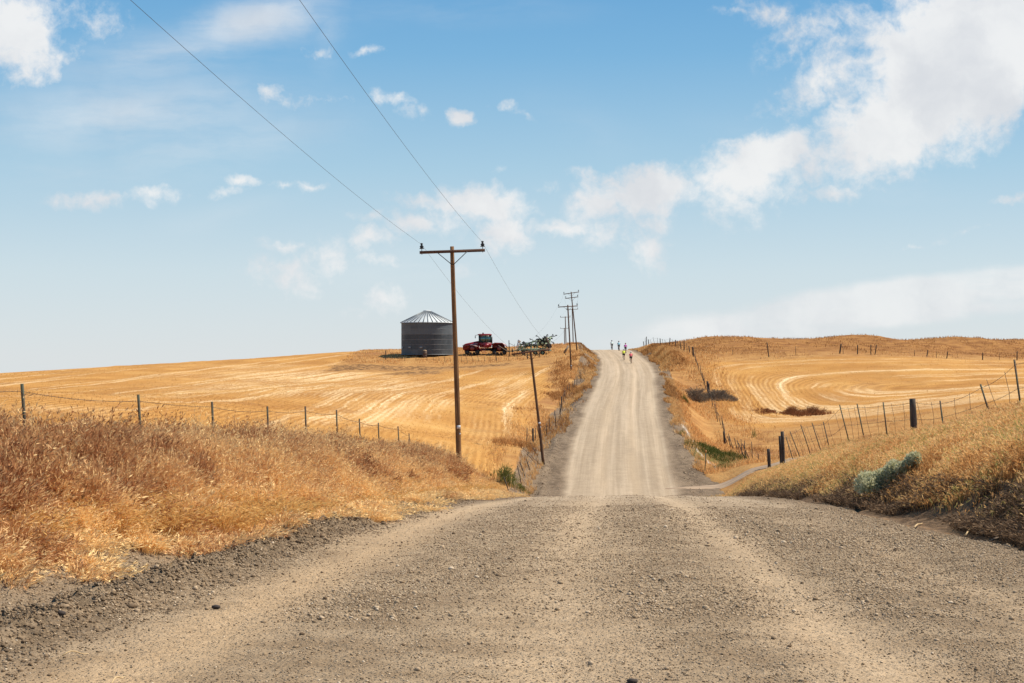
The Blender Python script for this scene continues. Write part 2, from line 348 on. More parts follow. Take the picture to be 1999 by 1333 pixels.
def ground_mat():
    m, g = new_mat('ground_soil_and_stubble')
    P = g.pos()
    zc = g.sep(g.attr('zone', 'Vector')); lf, rf, dk = zc[0], zc[1], zc[2]
    z2 = g.sep(g.attr('zone_b', 'Vector')); dirt, pale, green = z2[0], z2[1], z2[2]
    rw = g.sep(g.attr('row', 'Vector')); s, t = rw[0], rw[1]
    nL = g.noise(P, .05, 4, .6); nM = g.noise(P, .45, 5, .6); nF = g.noise(P, 3.2, 6, .65); nX = g.noise(P, 14, 3, .6)
    # dry grass
    gr = g.ramp(nM, [(.25, (.27, .125, .045)), (.48, (.44, .225, .075)), (.75, (.53, .31, .115))])
    gr = g.mix(g.ss(nL, .5, .72), gr, (.33, .15, .055))
    gr = g.mix(g.math('MULTIPLY', g.ss(nF, .5, .75), .6), gr, (.20, .10, .04))
    gr = g.mix(g.math('MULTIPLY', g.attr('rust'), .88), gr, g.mix(g.ss(nM, .35, .65), (.22, .092, .028), (.38, .18, .055)))
    # stubble with drill rows and pale straw swaths
    st = g.ramp(g.noise(P, .12, 6, .68), [(.28, (.40, .185, .05)), (.5, (.52, .26, .072)), (.72, (.62, .35, .115))])
    wob = g.math('MULTIPLY', g.math('SUBTRACT', g.noise(P, .25, 3, .5), .5), 1.2)
    s2 = g.math('ADD', s, wob)
    rows = g.math('SINE', g.math('MULTIPLY', g.math('ADD', s, g.math('MULTIPLY', wob, .25)), 2 * math.pi / .5))
    rows = g.math('MULTIPLY', g.math('ADD', rows, 1), .5)
    rowk = g.math('MULTIPLY', rows, g.ss(g.noise(P, .09, 4, .6), .36, .62))
    st = g.mix(g.math('MULTIPLY', rowk, .72), st, (.33, .145, .036))
    n1 = g.noise(g.comb(g.math('MULTIPLY', s2, .30), g.math('MULTIPLY', t, .012)), 1.0, 3, .5)
    n2 = g.noise(g.comb(g.math('MULTIPLY', s2, 1.1), g.math('MULTIPLY', t, .03), 3.3), 1.0, 3, .55)
    sw = g.math('MULTIPLY', g.ss(n1, .53, .62), g.ss(n2, .40, .56))
    big = g.attr('pale_straw')
    n3 = g.ss(g.noise(g.comb(g.math('MULTIPLY', s2, .95), g.math('MULTIPLY', t, .012), 7.1), 1.0, 4, .6), .44, .56)
    big = g.math('MULTIPLY', big, g.math('ADD', .12, g.math('MULTIPLY', n3, .88)))
    sw = g.math('MAXIMUM', g.math('MULTIPLY', sw, .8), g.math('MULTIPLY', g.math('MULTIPLY', big, 1.25), g.ss(g.math('ADD', g.math('MULTIPLY', n2, .6), g.math('MULTIPLY', nF, .4)), .32, .52)))
    sw = g.math('MULTIPLY', sw, g.ss(nF, .25, .6))
    sw = g.math('MULTIPLY', sw, g.math('SUBTRACT', 1.0, g.math('MULTIPLY', rows, .55)))
    st = g.mix(sw, st, (.84, .63, .36))
    st = g.mix(g.math('MULTIPLY', g.ss(g.noise(P, .16, 5, .65), .56, .70), .55), st, (.34, .165, .055))
    c = g.mix(g.math('MAXIMUM', lf, rf), gr, st)
    soil = g.mix(g.ss(g.noise(g.vm('MULTIPLY', P, (1, .35, 1)), 1.6, 5, .7), .40, .60), (.15, .078, .032), (.42, .225, .085))
    c = g.mix(g.ss(g.math('ADD', dk, g.math('MULTIPLY', g.math('SUBTRACT', g.noise(g.vm('MULTIPLY', P, (1, .4, 1)), .5, 5, .7), .5), 1.6)), .35, .6), c, soil)
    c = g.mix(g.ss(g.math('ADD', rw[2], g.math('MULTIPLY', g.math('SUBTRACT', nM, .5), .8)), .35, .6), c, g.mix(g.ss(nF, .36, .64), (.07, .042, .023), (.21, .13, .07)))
    dr = g.mix(g.ss(nF, .38, .65), (.15, .10, .063), (.31, .22, .14))
    dr = g.mix(g.math('MULTIPLY', g.ss(nX, .55, .7), .5), dr, (.13, .09, .06))
    c = g.mix(g.math('MULTIPLY', g.ss(g.math('ADD', dirt, g.math('MULTIPLY', g.math('SUBTRACT', nM, .5), .7)), .35, .6), g.math('SUBTRACT', 1.0, g.math('MULTIPLY', rw[2], .85))), c, dr)
    c = g.mix(g.math('MULTIPLY', g.ss(g.math('ADD', green, g.math('MULTIPLY', g.math('SUBTRACT', nM, .5), .7)), .35, .6), .8), c, (.10, .10, .025))
    c = g.mix(g.ss(g.math('ADD', pale, g.math('MULTIPLY', g.math('SUBTRACT', nF, .5), .9)), .4, .6), c, (.50, .41, .32))
    g.put(g.b.inputs['Base Color'], c); g.b.inputs['Roughness'].default_value = .95; g.b.inputs['Specular IOR Level'].default_value = .1
    hgt = g.math('ADD', g.math('MULTIPLY', nF, .6), g.math('MULTIPLY', nX, .25))
    g.put(g.b.inputs['Normal'], g.bump(hgt, .9, .22))
    return m
def road_mat():
    m, g = new_mat('gravel_road')
    P = g.pos(); x, y, z = g.sep(P)
    w = g.attr('across')
    wn = g.math('ADD', w, g.math('MULTIPLY', g.math('ADD', g.math('MULTIPLY', g.math('SUBTRACT', g.noise(P, .07, 3, .5), .5), 1.3), g.math('MULTIPLY', g.math('SUBTRACT', g.noise(P, .8, 3, .6), .5), .5)), 1.0))
    Ps = g.comb(w, g.math('MULTIPLY', y, .12), 0.0)
    nL = g.noise(Ps, .9, 4, .6); nM = g.noise(P, 1.6, 5, .6); nF = g.noise(P, 9, 5, .65); nG = g.noise(P, 38, 4, .7)
    # where wheels pack the fines (light) and where loose gravel gathers (grey)
    def band(c, hw): return g.math('SUBTRACT', 1.0, g.math('DIVIDE', g.math('ABSOLUTE', g.math('SUBTRACT', wn, c)), hw), clamp=True)
    tan = g.math('MULTIPLY', band(-3.9, .85), g.ss(y, 90, 40))
    tracks = g.math('MAXIMUM', g.math('MAXIMUM', band(-3.9, .85), g.math('MULTIPLY', band(-1.2, .95), .8)), g.math('MAXIMUM', g.math('MULTIPLY', band(.85, .7), .95), g.math('MULTIPLY', band(2.75, .5), .3)))
    tracks = g.math('ADD', g.math('MULTIPLY', tracks, .9), g.math('MULTIPLY', g.math('SUBTRACT', nL, .5), 1.3), clamp=True)
    far = g.ss(y, 16, 54)
    edge = g.math('MAXIMUM', g.ss(g.math('MULTIPLY', wn, -1), g.math('SUBTRACT', 4.55, g.math('MULTIPLY', far, 1.3)), g.math('SUBTRACT', 5.0, g.math('MULTIPLY', far, .9))), g.ss(wn, g.math('SUBTRACT', 3.3, g.math('MULTIPLY', far, .5)), g.math('SUBTRACT', 4.2, g.math('MULTIPLY', far, .3))))
    loose = g.mix(g.ss(nG, .35, .65), (.15, .10, .06), (.40, .29, .18))
    loose = g.mix(g.ss(nF, .45, .7), loose, (.29, .215, .145))
    packed = g.mix(g.ss(nF, .3, .7), (.53, .375, .225), (.65, .475, .30))
    packed = g.mix(g.math('MULTIPLY', g.ss(nG, .6, .72), .5), packed, (.26, .20, .14))  # dark specks, on mid too: dark gravel and painted shade of its gaps
    mid = g.mix(g.ss(nM, .35, .65), (.29, .20, .118), (.42, .305, .19))
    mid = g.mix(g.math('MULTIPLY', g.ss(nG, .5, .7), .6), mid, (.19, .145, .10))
    packed = g.mix(g.math('MULTIPLY', g.ss(tan, .05, .5), .8), packed, g.mix(g.ss(nF, .3, .7), (.50, .335, .185), (.62, .43, .25)))
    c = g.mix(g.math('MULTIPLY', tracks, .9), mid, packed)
    c = g.mix(g.math('MULTIPLY', far, .62), c, g.mix(g.ss(g.noise(g.comb(g.math('MULTIPLY', w, 2.2), g.math('MULTIPLY', y, .018), 1.7), 1., 5, .65), .35, .65), (.37, .285, .195), (.55, .435, .31)))
    c = g.mix(g.math('MULTIPLY', edge, .85), c, loose)
    c = g.mix(g.math('MULTIPLY', g.math('MULTIPLY', edge, far), g.math('ADD', .45, g.math('MULTIPLY', g.ss(g.noise(g.vm('MULTIPLY', P, (1, .3, 1)), .8, 5, .7), .35, .62), .5))), c, g.mix(g.ss(g.noise(P, 2.2, 4, .7), .4, .62), (.105, .072, .045), (.20, .14, .09)))
    berm = g.math('MULTIPLY', g.ss(g.math('ABSOLUTE', g.math('ADD', wn, 5.2)), .62, .2), g.ss(g.noise(P, 2.6, 5, .7), .38, .58))  # dark soil on the ridge, with shade between its lumps painted in
    c = g.mix(g.math('MULTIPLY', g.math('MULTIPLY', berm, g.ss(y, 62, 40)), .75), c, g.mix(g.ss(nG, .35, .65), (.075, .052, .032), (.20, .14, .085)))
    sp = g.ss(g.voro(P, 30, 'Distance'), .34, .12)
    st = g.voro(P, 30, 'Color')
    stc = g.ramp(g.sep(st)[0], [(0, (.16, .12, .09)), (.5, (.36, .29, .21)), (1, (.56, .47, .36))])
    c = g.mix(g.math('MULTIPLY', g.math('MULTIPLY', sp, .7), g.math('SUBTRACT', 1.0, g.math('MULTIPLY', tracks, .6))), c, stc)
    pl = g.attr('pale')
    c = g.mix(g.ss(g.math('ADD', pl, g.math('MULTIPLY', g.math('SUBTRACT', nM, .5), .9)), .4, .6), c, (.50, .42, .34))
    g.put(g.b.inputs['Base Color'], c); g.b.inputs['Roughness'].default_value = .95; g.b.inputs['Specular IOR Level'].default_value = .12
    hgt = g.math('ADD', g.math('MULTIPLY', nG, .35), g.math('ADD', g.math('MULTIPLY', nF, .8), g.math('MULTIPLY', sp, .35)))
    g.put(g.b.inputs['Normal'], g.bump(g.math('MULTIPLY', hgt, g.math('SUBTRACT', 1.0, g.math('MULTIPLY', far, .55))), 1., .075))
    return m
def stone_mat(name, stops):
    m, g = new_mat(name)
    c = g.ramp(g.attr('tint'), stops)
    n = g.noise(g.pos(), 60, 3, .6)
    c = g.mix(g.math('MULTIPLY', g.ss(n, .4, .7), .4), c, (.24, .18, .125))
    g.put(g.b.inputs['Base Color'], c); g.b.inputs['Roughness'].default_value = .9; g.b.inputs['Specular IOR Level'].default_value = .15
    return m
def wood_mat(name, light, dark, rough=.85, sc=(60, 60, 3)):
    m, g = new_mat(name)
    tc = g.n('ShaderNodeTexCoord').outputs['Object']
    n = g.noise(g.vm('MULTIPLY', tc, sc), .25, 6, .65); k = g.noise(tc, 1.6, 3, .5)
    c = g.mix(g.ss(n, .35, .68), dark, light)
    c = g.mix(g.math('MULTIPLY', g.ss(k, .55, .7), .45), c, dark)
    g.put(g.b.inputs['Base Color'], c); g.b.inputs['Roughness'].default_value = rough; g.b.inputs['Specular IOR Level'].default_value = .2
    g.put(g.b.inputs['Normal'], g.bump(n, .7, .02))
    return m
M_GROUND = ground_mat(); M_ROAD = road_mat()
M_STONE = stone_mat('gravel_stone', [(0, (.11, .07, .04)), (.35, (.28, .195, .115)), (.7, (.48, .35, .22)), (1, (.68, .54, .38))])
M_TALL = grass_mat('tall_dry_grass', [(0, (.27, .095, .038)), (.3, (.48, .225, .10)), (.6, (.68, .40, .19)), (1, (.97, .70, .34))], .24)
M_BANK = grass_mat('bank_dry_grass', [(0, (.27, .12, .045)), (.35, (.56, .29, .105)), (.7, (.76, .46, .19)), (.94, (.92, .64, .31)), (1, (.44, .38, .13))], .5)
M_BLOND = grass_mat('blond_grass', [(0, (.58, .30, .085)), (1, (.82, .54, .21))], .4)
M_FIELD = grass_mat('stubble_straw', [(0, (.42, .2, .06)), (.5, (.56, .30, .09)), (1, (.68, .44, .18))], .3)
M_DEAD = grass_mat('dead_brush', [(0, (.075, .05, .033)), (.6, (.17, .11, .07)), (1, (.30, .2, .12))], .15)
M_SAGE = grass_mat('sage_leaf', [(0, (.35, .34, .18)), (.6, (.64, .62, .40)), (1, (.78, .76, .54))], .4)
M_GREEN = grass_mat('green_leaf', [(0, (.06, .07, .016)), (.6, (.135, .145, .034)), (1, (.32, .29, .10))], .35)
M_POLE = wood_mat('pole_wood', (.34, .175, .072), (.11, .055, .026))
M_POLE2 = wood_mat('dark_pole_wood', (.19, .10, .055), (.075, .042, .026))
M_ARM = wood_mat('crossarm_wood', (.21, .115, .075), (.085, .048, .034), sc=(3, 60, 60))
M_POST = wood_mat('weathered_post_wood', (.12, .095, .075), (.035, .027, .022))
M_TPOST = simple('green_steel_post', (.075, .085, .05), .7, .2, c2=(.075, .04, .022), scale=3)
M_WIRE = simple('rusty_wire', (.10, .065, .045), .7, .3)
M_LINE = simple('power_wire', (.06, .065, .07), .6, .3)
M_IRON = simple('dark_iron', (.03, .03, .032), .6, .3)
M_TAG = simple('white_tag', (.75, .75, .74), .5)
M_TWIG = simple('grey_twig', (.3, .22, .15), .9, c2=(.12, .085, .06))
M_STRAW = simple('pale_straw_stem', (.62, .44, .23), .9)

# ------------------------------------------------------------------ ground sheet and gravel road
def axis(parts):
    out = [np.array([parts[0][0]])]
    for a, b, st in parts: out.append(np.arange(a, b - 1e-6, st)[1:])
    return np.unique(np.concatenate(out + [[parts[-1][1]]]))
def grid_obj(name, W, Yv, zfun, mat, attrs):
    w, Y = np.meshgrid(W, Yv); X = road_x(w, np.clip(Y, -60, 700)); z = zfun(X, Y, w)
    nx, ny = len(W), len(Yv)
    i = np.arange(ny - 1)[:, None] * nx; j = np.arange(nx - 1)[None]
    f = np.stack([i + j, i + j + 1, i + nx + j + 1, i + nx + j], -1).reshape(-1, 4)
    o = MB().add(np.stack([X, Y, z], -1).reshape(-1, 3), f).build(name, mat, smooth=True)
    for k, v in attrs(X, Y, w).items():
        if v.ndim == 2:
            at = o.data.attributes.new(k, 'FLOAT', 'POINT'); at.data.foreach_set('value', v.astype(np.float32).ravel())
        else:
            at = o.data.attributes.new(k, 'FLOAT_VECTOR', 'POINT'); at.data.foreach_set('vector', v.astype(np.float32).ravel())
    o['kind'] = 'structure'
    return o
def geo(a, b, n): return np.geomspace(a, b, n)
gw = np.concatenate([-geo(90, 4000, 26)[::-1], -np.arange(13, 90, .9)[::-1], np.arange(-12.5, 12.6, .25), np.arange(13, 90, .9), geo(90, 4000, 26)])
gw = np.unique(gw)
gy = np.concatenate([-geo(12, 3000, 14)[::-1], np.arange(-10, 70, .25), np.arange(70, 130, .4), np.arange(130, 300, .8), np.arange(300, 480, 4), geo(490, 9000, 30)])
def road_edges(Y):
    nz = (fbm(Y * .22, Y * 0 + 3, 3, 21) - .5) * .9 + (fbm(Y * 1.1, Y * 0 + 8, 2, 25) - .5) * .5
    l = np.interp(Y, [0, 12, 22, 32, 45, 80, 95, 110, 131, 182, 300], [8.2, 8.1, 7.3, 6.6, 5.9, 5.6, 6.2, 5.3, 4.8, 4.7, 4.6]) + nz * np.interp(Y, [60, 120], [1, 1.5])
    r = np.interp(Y, [0, 60, 80, 86, 93, 100, 110, 300], [4.7, 4.7, 5.0, 6.5, 6.0, 4.9, 4.6, 4.6]) + nz * np.interp(Y, [60, 120], [1, 1.5])
    return l, r
def ground_z(X, Y, w):
    z = land(X, Y); l, r = road_edges(Y)
    ins = np.where(w < 0, sstep(-w, l - .1, l - .55), sstep(w, r - .1, r - .55))
    return z - .3 * ins * (Y < 470)
def smin(a, b, k): return -k * np.log(np.exp(-a / k) + np.exp(-b / k))
def field_coords(X, Y):
    sl = X - .0020 * np.maximum(Y - 128, 0) ** 2
    a = X - np.interp(Y, [130, 165, 200], [19.5, 22.5, 25])
    sr = smin(smin(np.clip(a, -5, 90), np.clip((198 - Y) * .55, -10, 60), 3.), np.clip((Y - 133) * .6, -10, 60), 3.)
    right = road_w(X, Y) > 0
    return np.where(right, sr + 200, sl), Y
def zones(X, Y, w):
    px = CX + FPX * X / np.maximum(Y, 20)
    nz = (fbm(X * .25, Y * .25, 3, 31) - .5)
    wl = np.interp(Y, [55, 75, 90, 130, 180, 205], [11, 9.5, 8.2, 8.5, 10, 11]) + nz * 3
    top = np.where(X > -27, 203, 600) - (X > -27) * sstep(X, -20, 0) * 4
    lf = sstep(-w, wl - .6, wl + .6) * sstep(Y, top + 2, top - 2) * sstep(Y, 45, 60)
    dkc = sstep(X, -34, -22) * sstep(X, 3, -3) * sstep(Y, 205, 210) * sstep(Y, 226, 220)
    dkc = np.maximum(dkc, .9 * np.exp(-((X + 13) / 6) ** 2 - ((Y - 199) / 7) ** 2))
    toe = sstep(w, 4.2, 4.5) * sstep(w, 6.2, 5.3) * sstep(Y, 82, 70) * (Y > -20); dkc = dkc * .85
    rfm = sstep(field_coords(X, Y)[0] - 200, -.2, 1.2) * (w > 0) * (Y < 230)
    dirt = np.zeros_like(X)
    dirt = np.maximum(dirt, sstep(np.abs(w), 7.4, 6.2) * (w < 0))                 # shoulder, left
    dirt = np.maximum(dirt, sstep(w, np.interp(Y, [80, 92], [5.0, 6.0]), np.interp(Y, [80, 92], [4.6, 4.9])) * (w > 0) * .9)
    pale = np.exp(-((w - np.interp(Y, [96, 105, 115, 128], [6.3, 5.5, 5.3, 4.6])) / .2) ** 2) * sstep(Y, 94, 97) * sstep(Y, 131, 124) * .72
    green = np.exp(-((X - 14.7) / 2.2) ** 2 - ((Y - 102) / 4.5) ** 2)
    ps = np.zeros_like(X)                                                          # broad pale straw on the left field
    for cx, cy, rx, ry, a in [(600,735,150,12,1.2),(560,757,170,13,.9),(705,790,75,26,1.2),(768,775,48,36,1.2),(640,812,60,12,1.0),(430,760,120,8,.45),(250,775,120,5,.5),(820,752,40,10,.6),(985,795,22,50,1.1),(945,845,26,26,.9),(1015,760,14,30,.9),(890,800,12,40,.5),(860,870,50,6,.4),(500,715,100,4,.5),(120,800,100,6,.4)]:
        pyv = HORIZON - FPX * natural(X, Y) / np.maximum(Y, 20) if cx == 600 else pyv
        ps = np.maximum(ps, a * np.exp(-(((px - cx) / rx) ** 2 + ((pyv - cy) / ry) ** 2)))
    s, t = field_coords(X, Y)
    sr = s - 200; onr = (w > 0)
    for c, hw, a in ((2.2, .5, .6), (3.6, .35, .5), (6.0, .55, .8), (8.6, .8, 1.15), (12.2, .7, 1.0), (15.5, .5, .7), (19, .4, .6)):
        ps = np.maximum(ps, onr * a * np.exp(-((sr - c) / hw) ** 2) * sstep(fbm(X * .07, Y * .07, 3, int(c * 7)), .30, .52))
    ps = np.where(np.abs(w) < 400, ps, 0)
    rust = sstep(Y, 199, 212) * (w > 0) * (X > 14) + sstep(Y, 236, 250) * (w > 4) * .6
    return {'rust': np.clip(rust, 0, 1), 'zone': np.stack([lf, rfm, dkc], -1), 'zone_b': np.stack([dirt, pale, green], -1), 'row': np.stack([s, t, toe], -1), 'pale_straw': ps}
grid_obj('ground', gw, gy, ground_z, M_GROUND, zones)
def road_sheet_z(X, Y, w):
    z = land(X, Y) + .012
    l, r = road_edges(Y)
    e = np.where(w < 0, sstep(-w, l - .35, l), sstep(w, r - .35, r))
    near = sstep(Y, 60, 25)
    rel = (fbm(X * 1.3, Y * .5, 3, 41) - .5) * .05 + near * ((fbm(X * 6, Y * 6, 3, 43) - .5) * .022 + (fbm(X * 22, Y * 22, 2, 47) - .5) * .012)
    rough = sstep(-w, 4.3, 5.0) * near
    rel = rel + rough * ((fbm(X * 4.5, Y * 4.5, 4, 53) - .5) * .07 + (fbm(X * 14, Y * 14, 3, 59) - .5) * .05) + near * np.exp(-((w + 5.2) / .4) ** 2) * np.abs(fbm(X * 7, Y * 5, 3, 57) - .5) * .34
    rut = -.03 * (np.exp(-((w + 3.9) / .5) ** 2) + np.exp(-((w + 1.2) / .5) ** 2) + np.exp(-((w - .95) / .45) ** 2) + np.exp(-((w - 2.75) / .4) ** 2))
    return z + rel + rut - .16 * e
def road_attr(X, Y, w): return {'pale': np.exp(-((w - np.interp(Y, [96, 105, 115, 128], [6.0, 5.2, 4.9, 4.3])) / .18) ** 2) * sstep(Y, 96, 100) * sstep(Y, 131, 122) * .7}
def road_grid():
    W = np.linspace(-1, 1, 230)
    Yv = np.concatenate([np.arange(-12, 5, .5), np.arange(5, 14, .045), np.arange(14, 26, .07), np.arange(26, 62, .16), np.arange(62, 150, .5), np.arange(150, 300, 1.), np.arange(300, 471, 6)])
    u, Y = np.meshgrid(W, Yv); l, r = road_edges(Y)
    w = np.where(u < 0, u * l, u * r); X = road_x(w, Y); z = road_sheet_z(X, Y, w)
    nx, ny = len(W), len(Yv); i = np.arange(ny - 1)[:, None] * nx; j = np.arange(nx - 1)[None]
    f = np.stack([i + j, i + j + 1, i + nx + j + 1, i + nx + j], -1).reshape(-1, 4)
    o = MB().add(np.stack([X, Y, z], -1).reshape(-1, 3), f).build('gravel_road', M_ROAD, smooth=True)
    v = road_attr(X, Y, w)['pale']
    at = o.data.attributes.new('pale', 'FLOAT', 'POINT'); at.data.foreach_set('value', v.astype(np.float32).ravel())
    at = o.data.attributes.new('across', 'FLOAT', 'POINT'); at.data.foreach_set('value', w.astype(np.float32).ravel())
    o['kind'] = 'structure'
road_grid()
# dirt turn-off to the right at the bottom of the dip
def side_track():
    t = np.linspace(0, 1, 90); w0 = 2.6 + t * 31
    cy = 88.6 + 1.4 * np.sin(t * 2.2) + t * 5
    v = []; K = 15
    wid = np.interp(t, [0, .12, .3, 1], [.35, 1.1, 1.25, 1.25])
    for k in range(K):
        q = (k / (K - 1) - .5) * 2
        Y = cy + q * wid; X = road_x(w0, Y); z = land(X, Y) + .06 - .14 * abs(q) ** 4 - .05 * sstep(t, .05, 0) - .03 * np.exp(-((abs(q) - .5) / .15) ** 2)
        v.append(np.stack([X, Y, z], -1))
    v = np.stack(v, 1).reshape(-1, 3); i = np.arange(len(t) - 1)[:, None] * K; j = np.arange(K - 1)[None]
    f = np.stack([i + j, i + K + j, i + K + j + 1, i + j + 1], -1).reshape(-1, 4)
    m, g = new_mat('dirt_track'); P = g.pos()
    n = g.noise(g.vm('MULTIPLY', P, (.25, 2, 1)), 1.5, 5, .6)
    g.put(g.b.inputs['Base Color'], g.mix(g.ss(n, .35, .65), (.25, .17, .105), (.42, .295, .19))); g.b.inputs['Roughness'].default_value = .95
    MB().add(v, f).build('dirt_track', m, smooth=True)['kind'] = 'structure'
side_track()

# ------------------------------------------------------------------ gravel stones (nobody could count them)
_ico = None
def ico_arrays():
    t = (1 + 5 ** .5) / 2
    v = np.array([(-1, t, 0), (1, t, 0), (-1, -t, 0), (1, -t, 0), (0, -1, t), (0, 1, t), (0, -1, -t), (0, 1, -t), (t, 0, -1), (t, 0, 1), (-t, 0, -1), (-t, 0, 1)]) / math.hypot(1, t)
    f = np.array([(0, 11, 5), (0, 5, 1), (0, 1, 7), (0, 7, 10), (0, 10, 11), (1, 5, 9), (5, 11, 4), (11, 10, 2), (10, 7, 6), (7, 1, 8), (3, 9, 4), (3, 4, 2), (3, 2, 6), (3, 6, 8), (3, 8, 9), (4, 9, 5), (2, 4, 11), (6, 2, 10), (8, 6, 7), (9, 8, 1)])
    return v, f
ICO_V, ICO_F = ico_arrays()
OCT_V = np.array([(1, 0, 0), (-1, 0, 0), (0, 1, 0), (0, -1, 0), (0, 0, 1), (0, 0, -1.)])
OCT_F = np.array([(0, 2, 4), (2, 1, 4), (1, 3, 4), (3, 0, 4), (2, 0, 5), (1, 2, 5), (3, 1, 5), (0, 3, 5)])
def stones(mb, X, Y, Z, size, tint, small=False):
    n = len(X); BV, BF = (OCT_V, OCT_F) if small else (ICO_V, ICO_F); m = len(BV)
    v = BV[None] * (1 + rng.uniform(-.28, .28, (n, m, 1))) * size[:, None, None]
    v = v * np.stack([rng.uniform(.8, 1.3, n), rng.uniform(.7, 1.1, n), rng.uniform(.5, .85, n)], -1)[:, None]
    a = rng.uniform(0, 2 * np.pi, n); c, s = np.cos(a)[:, None], np.sin(a)[:, None]
    x = v[..., 0] * c - v[..., 1] * s; y = v[..., 0] * s + v[..., 1] * c
    V = np.stack([x + X[:, None], y + Y[:, None], v[..., 2] + (Z + size * .28)[:, None]], -1).reshape(-1, 3)
    F = (BF[None] + (np.arange(n) * m)[:, None, None]).reshape(-1, 3)
    mb.add(V, F, np.repeat(tint, m))
def track_light(w):
    return np.clip(np.maximum.reduce([1.25 - np.abs(w + 3.9) / .75, .6 * (1 - np.abs(w + 1.2) / .9), .8 * (1 - np.abs(w - .85) / .65), .3 * (1 - np.abs(w - 2.75) / .5)]), 0, 1)
def scatter_gravel():
    mb = MB()
    for y0, y1, n, s0, s1 in ((5.5, 11, 120000, .0035, .009), (11, 18, 120000, .005, .0115), (18, 32, 110000, .007, .015), (32, 58, 15000, .008, .016), (84, 130, 9000, .02, .05)):
        Y = y0 * (y1 / y0) ** rng.random(n); w = rng.uniform(-7.6, 4.9, n); X = road_x(w, Y)
        keep = (np.abs(X / Y) < .40) & (rng.random(n) < (1 - .95 * np.clip(track_light(w) * 1.3 * (.5 + fbm(X * .5, Y * .12, 2, 63)), 0, 1)) * (.35 + .65 * sstep(fbm(X * .8, Y * .25, 3, 61), .35, .6)) * np.where(w < -5.7, .45, 1) + .03)
        if y0 > 80: keep &= (np.abs(w) > 4)
        l, r = road_edges(Y); keep &= (w > -l + .1) & (w < r - .05)
        X, Y, w = X[keep], Y[keep], w[keep]
        size = s0 + (s1 - s0) * rng.random(len(X)) ** 2.2
        big = rng.random(len(X)) < .02; size = np.where(big, size * rng.uniform(1.5, 2.9, len(X)), size)
        size = np.where(w < -4.5, size * rng.uniform(.8, 1.25, len(X)), size)
        Z = road_sheet_z(X, Y, w)
        tt = np.clip(rng.normal(.5, .25, len(X)), 0, 1); q = size > s0 + (s1 - s0) * .45
        stones(mb, X[~q], Y[~q], Z[~q], size[~q], tt[~q], True); stones(mb, X[q], Y[q], Z[q], size[q], tt[q])
    tag(mb.build('loose_gravel', M_STONE, tint=True), 'loose grey and tan gravel scattered over the road surface', 'gravel', kind='stuff')
    # clods along the graded ridge on the left shoulder
    mb = MB(); n = 26000
    Y = 8 * (60 / 8) ** rng.random(n); w = -5.2 + rng.normal(0, .34, n); X = road_x(w, Y)
    k = np.abs(X / Y) < .42; X, Y, w = X[k], Y[k], w[k]
    sz = .005 + .013 * rng.random(len(X)) ** 3 + .0002 * Y; sz = np.where(rng.random(len(X)) < .012, sz * 2.4, sz)
    stones(mb, X, Y, road_sheet_z(X, Y, w), sz, np.clip(rng.normal(.4, .2, len(X)), 0, 1))
    tag(mb.build('dirt_clods', stone_mat('dirt_clod', [(0, (.10, .066, .038)), (.5, (.23, .155, .09)), (1, (.38, .27, .165))]), tint=True), 'dark dirt clods heaped in a low ridge beside the road', 'dirt', kind='stuff')
scatter_gravel()

# ------------------------------------------------------------------ grass blades
def blades(mb, X, Y, Z, h, wd, tint, lean=.35, head=0, hs=.03, wind=(-.25, -.1), droop=1., out=None):
    """thin curved blades, each with a few small spikelet leaves near its tip"""
    n = len(X)
    if n == 0: return
    az = rng.uniform(0, 2 * np.pi, n); L = lean * rng.uniform(.3, 1.3, n) * h
    dx = np.cos(az) * L + wind[0] * h; dy = np.sin(az) * L + wind[1] * h
    if out is not None: dx = dx + out[0] * 1.1; dy = dy + out[1] * 1.1
    sa = rng.uniform(0, np.pi, n); sx, sy = np.cos(sa) * wd / 2, np.sin(sa) * wd / 2
    def p(t): return np.stack([X + dx * t ** 1.8, Y + dy * t ** 1.8, Z + h * (t - .22 * droop * t ** 3)], -1)
    side = np.stack([sx, sy, sx * 0], -1)
    b, m, e = p(0.), p(.55), p(1.)
    V = np.stack([b - side, b + side, m + side * .8, m - side * .8, e], 1)
    off = (np.arange(n) * 5)[:, None]
    mb.add(V.reshape(-1, 3), np.array([[0, 1, 2, 3]]) + off, np.repeat(tint, 5))
    mb.f.append(np.array([[3, 2, 4]]) + off + mb.n - 5 * n)
    for k in range(head):
        t = rng.uniform(.5, 1.0, n); c = p(t); s_ = hs * rng.uniform(.6, 1.4, n)
        d = np.stack([dx * 1.5, dy * 1.5, h * (1 - .66 * droop * t ** 2)], -1); d = d / (np.linalg.norm(d, axis=1)[:, None] + 1e-9) + rng.normal(0, .38, (n, 3))
        d = d / (np.linalg.norm(d, axis=1)[:, None] + 1e-9) * s_[:, None]
        q = np.cross(d, rng.normal(size=(n, 3))); q = q / (np.linalg.norm(q, axis=1)[:, None] + 1e-9) * s_[:, None] * .10
        V = np.stack([c, c + d * .5 + q, c + d, c + d * .5 - q], 1)
        tt = np.clip(tint + rng.normal(0.06, .1, n), 0, 1)
        mb.add(V.reshape(-1, 3), np.array([[0, 1, 2, 3]]) + (np.arange(n) * 4)[:, None], np.repeat(tt, 4))
def in_view(X, Y, m=.03): return (np.abs(X / np.maximum(Y, 1)) < .36 + m) & (Y > 4)
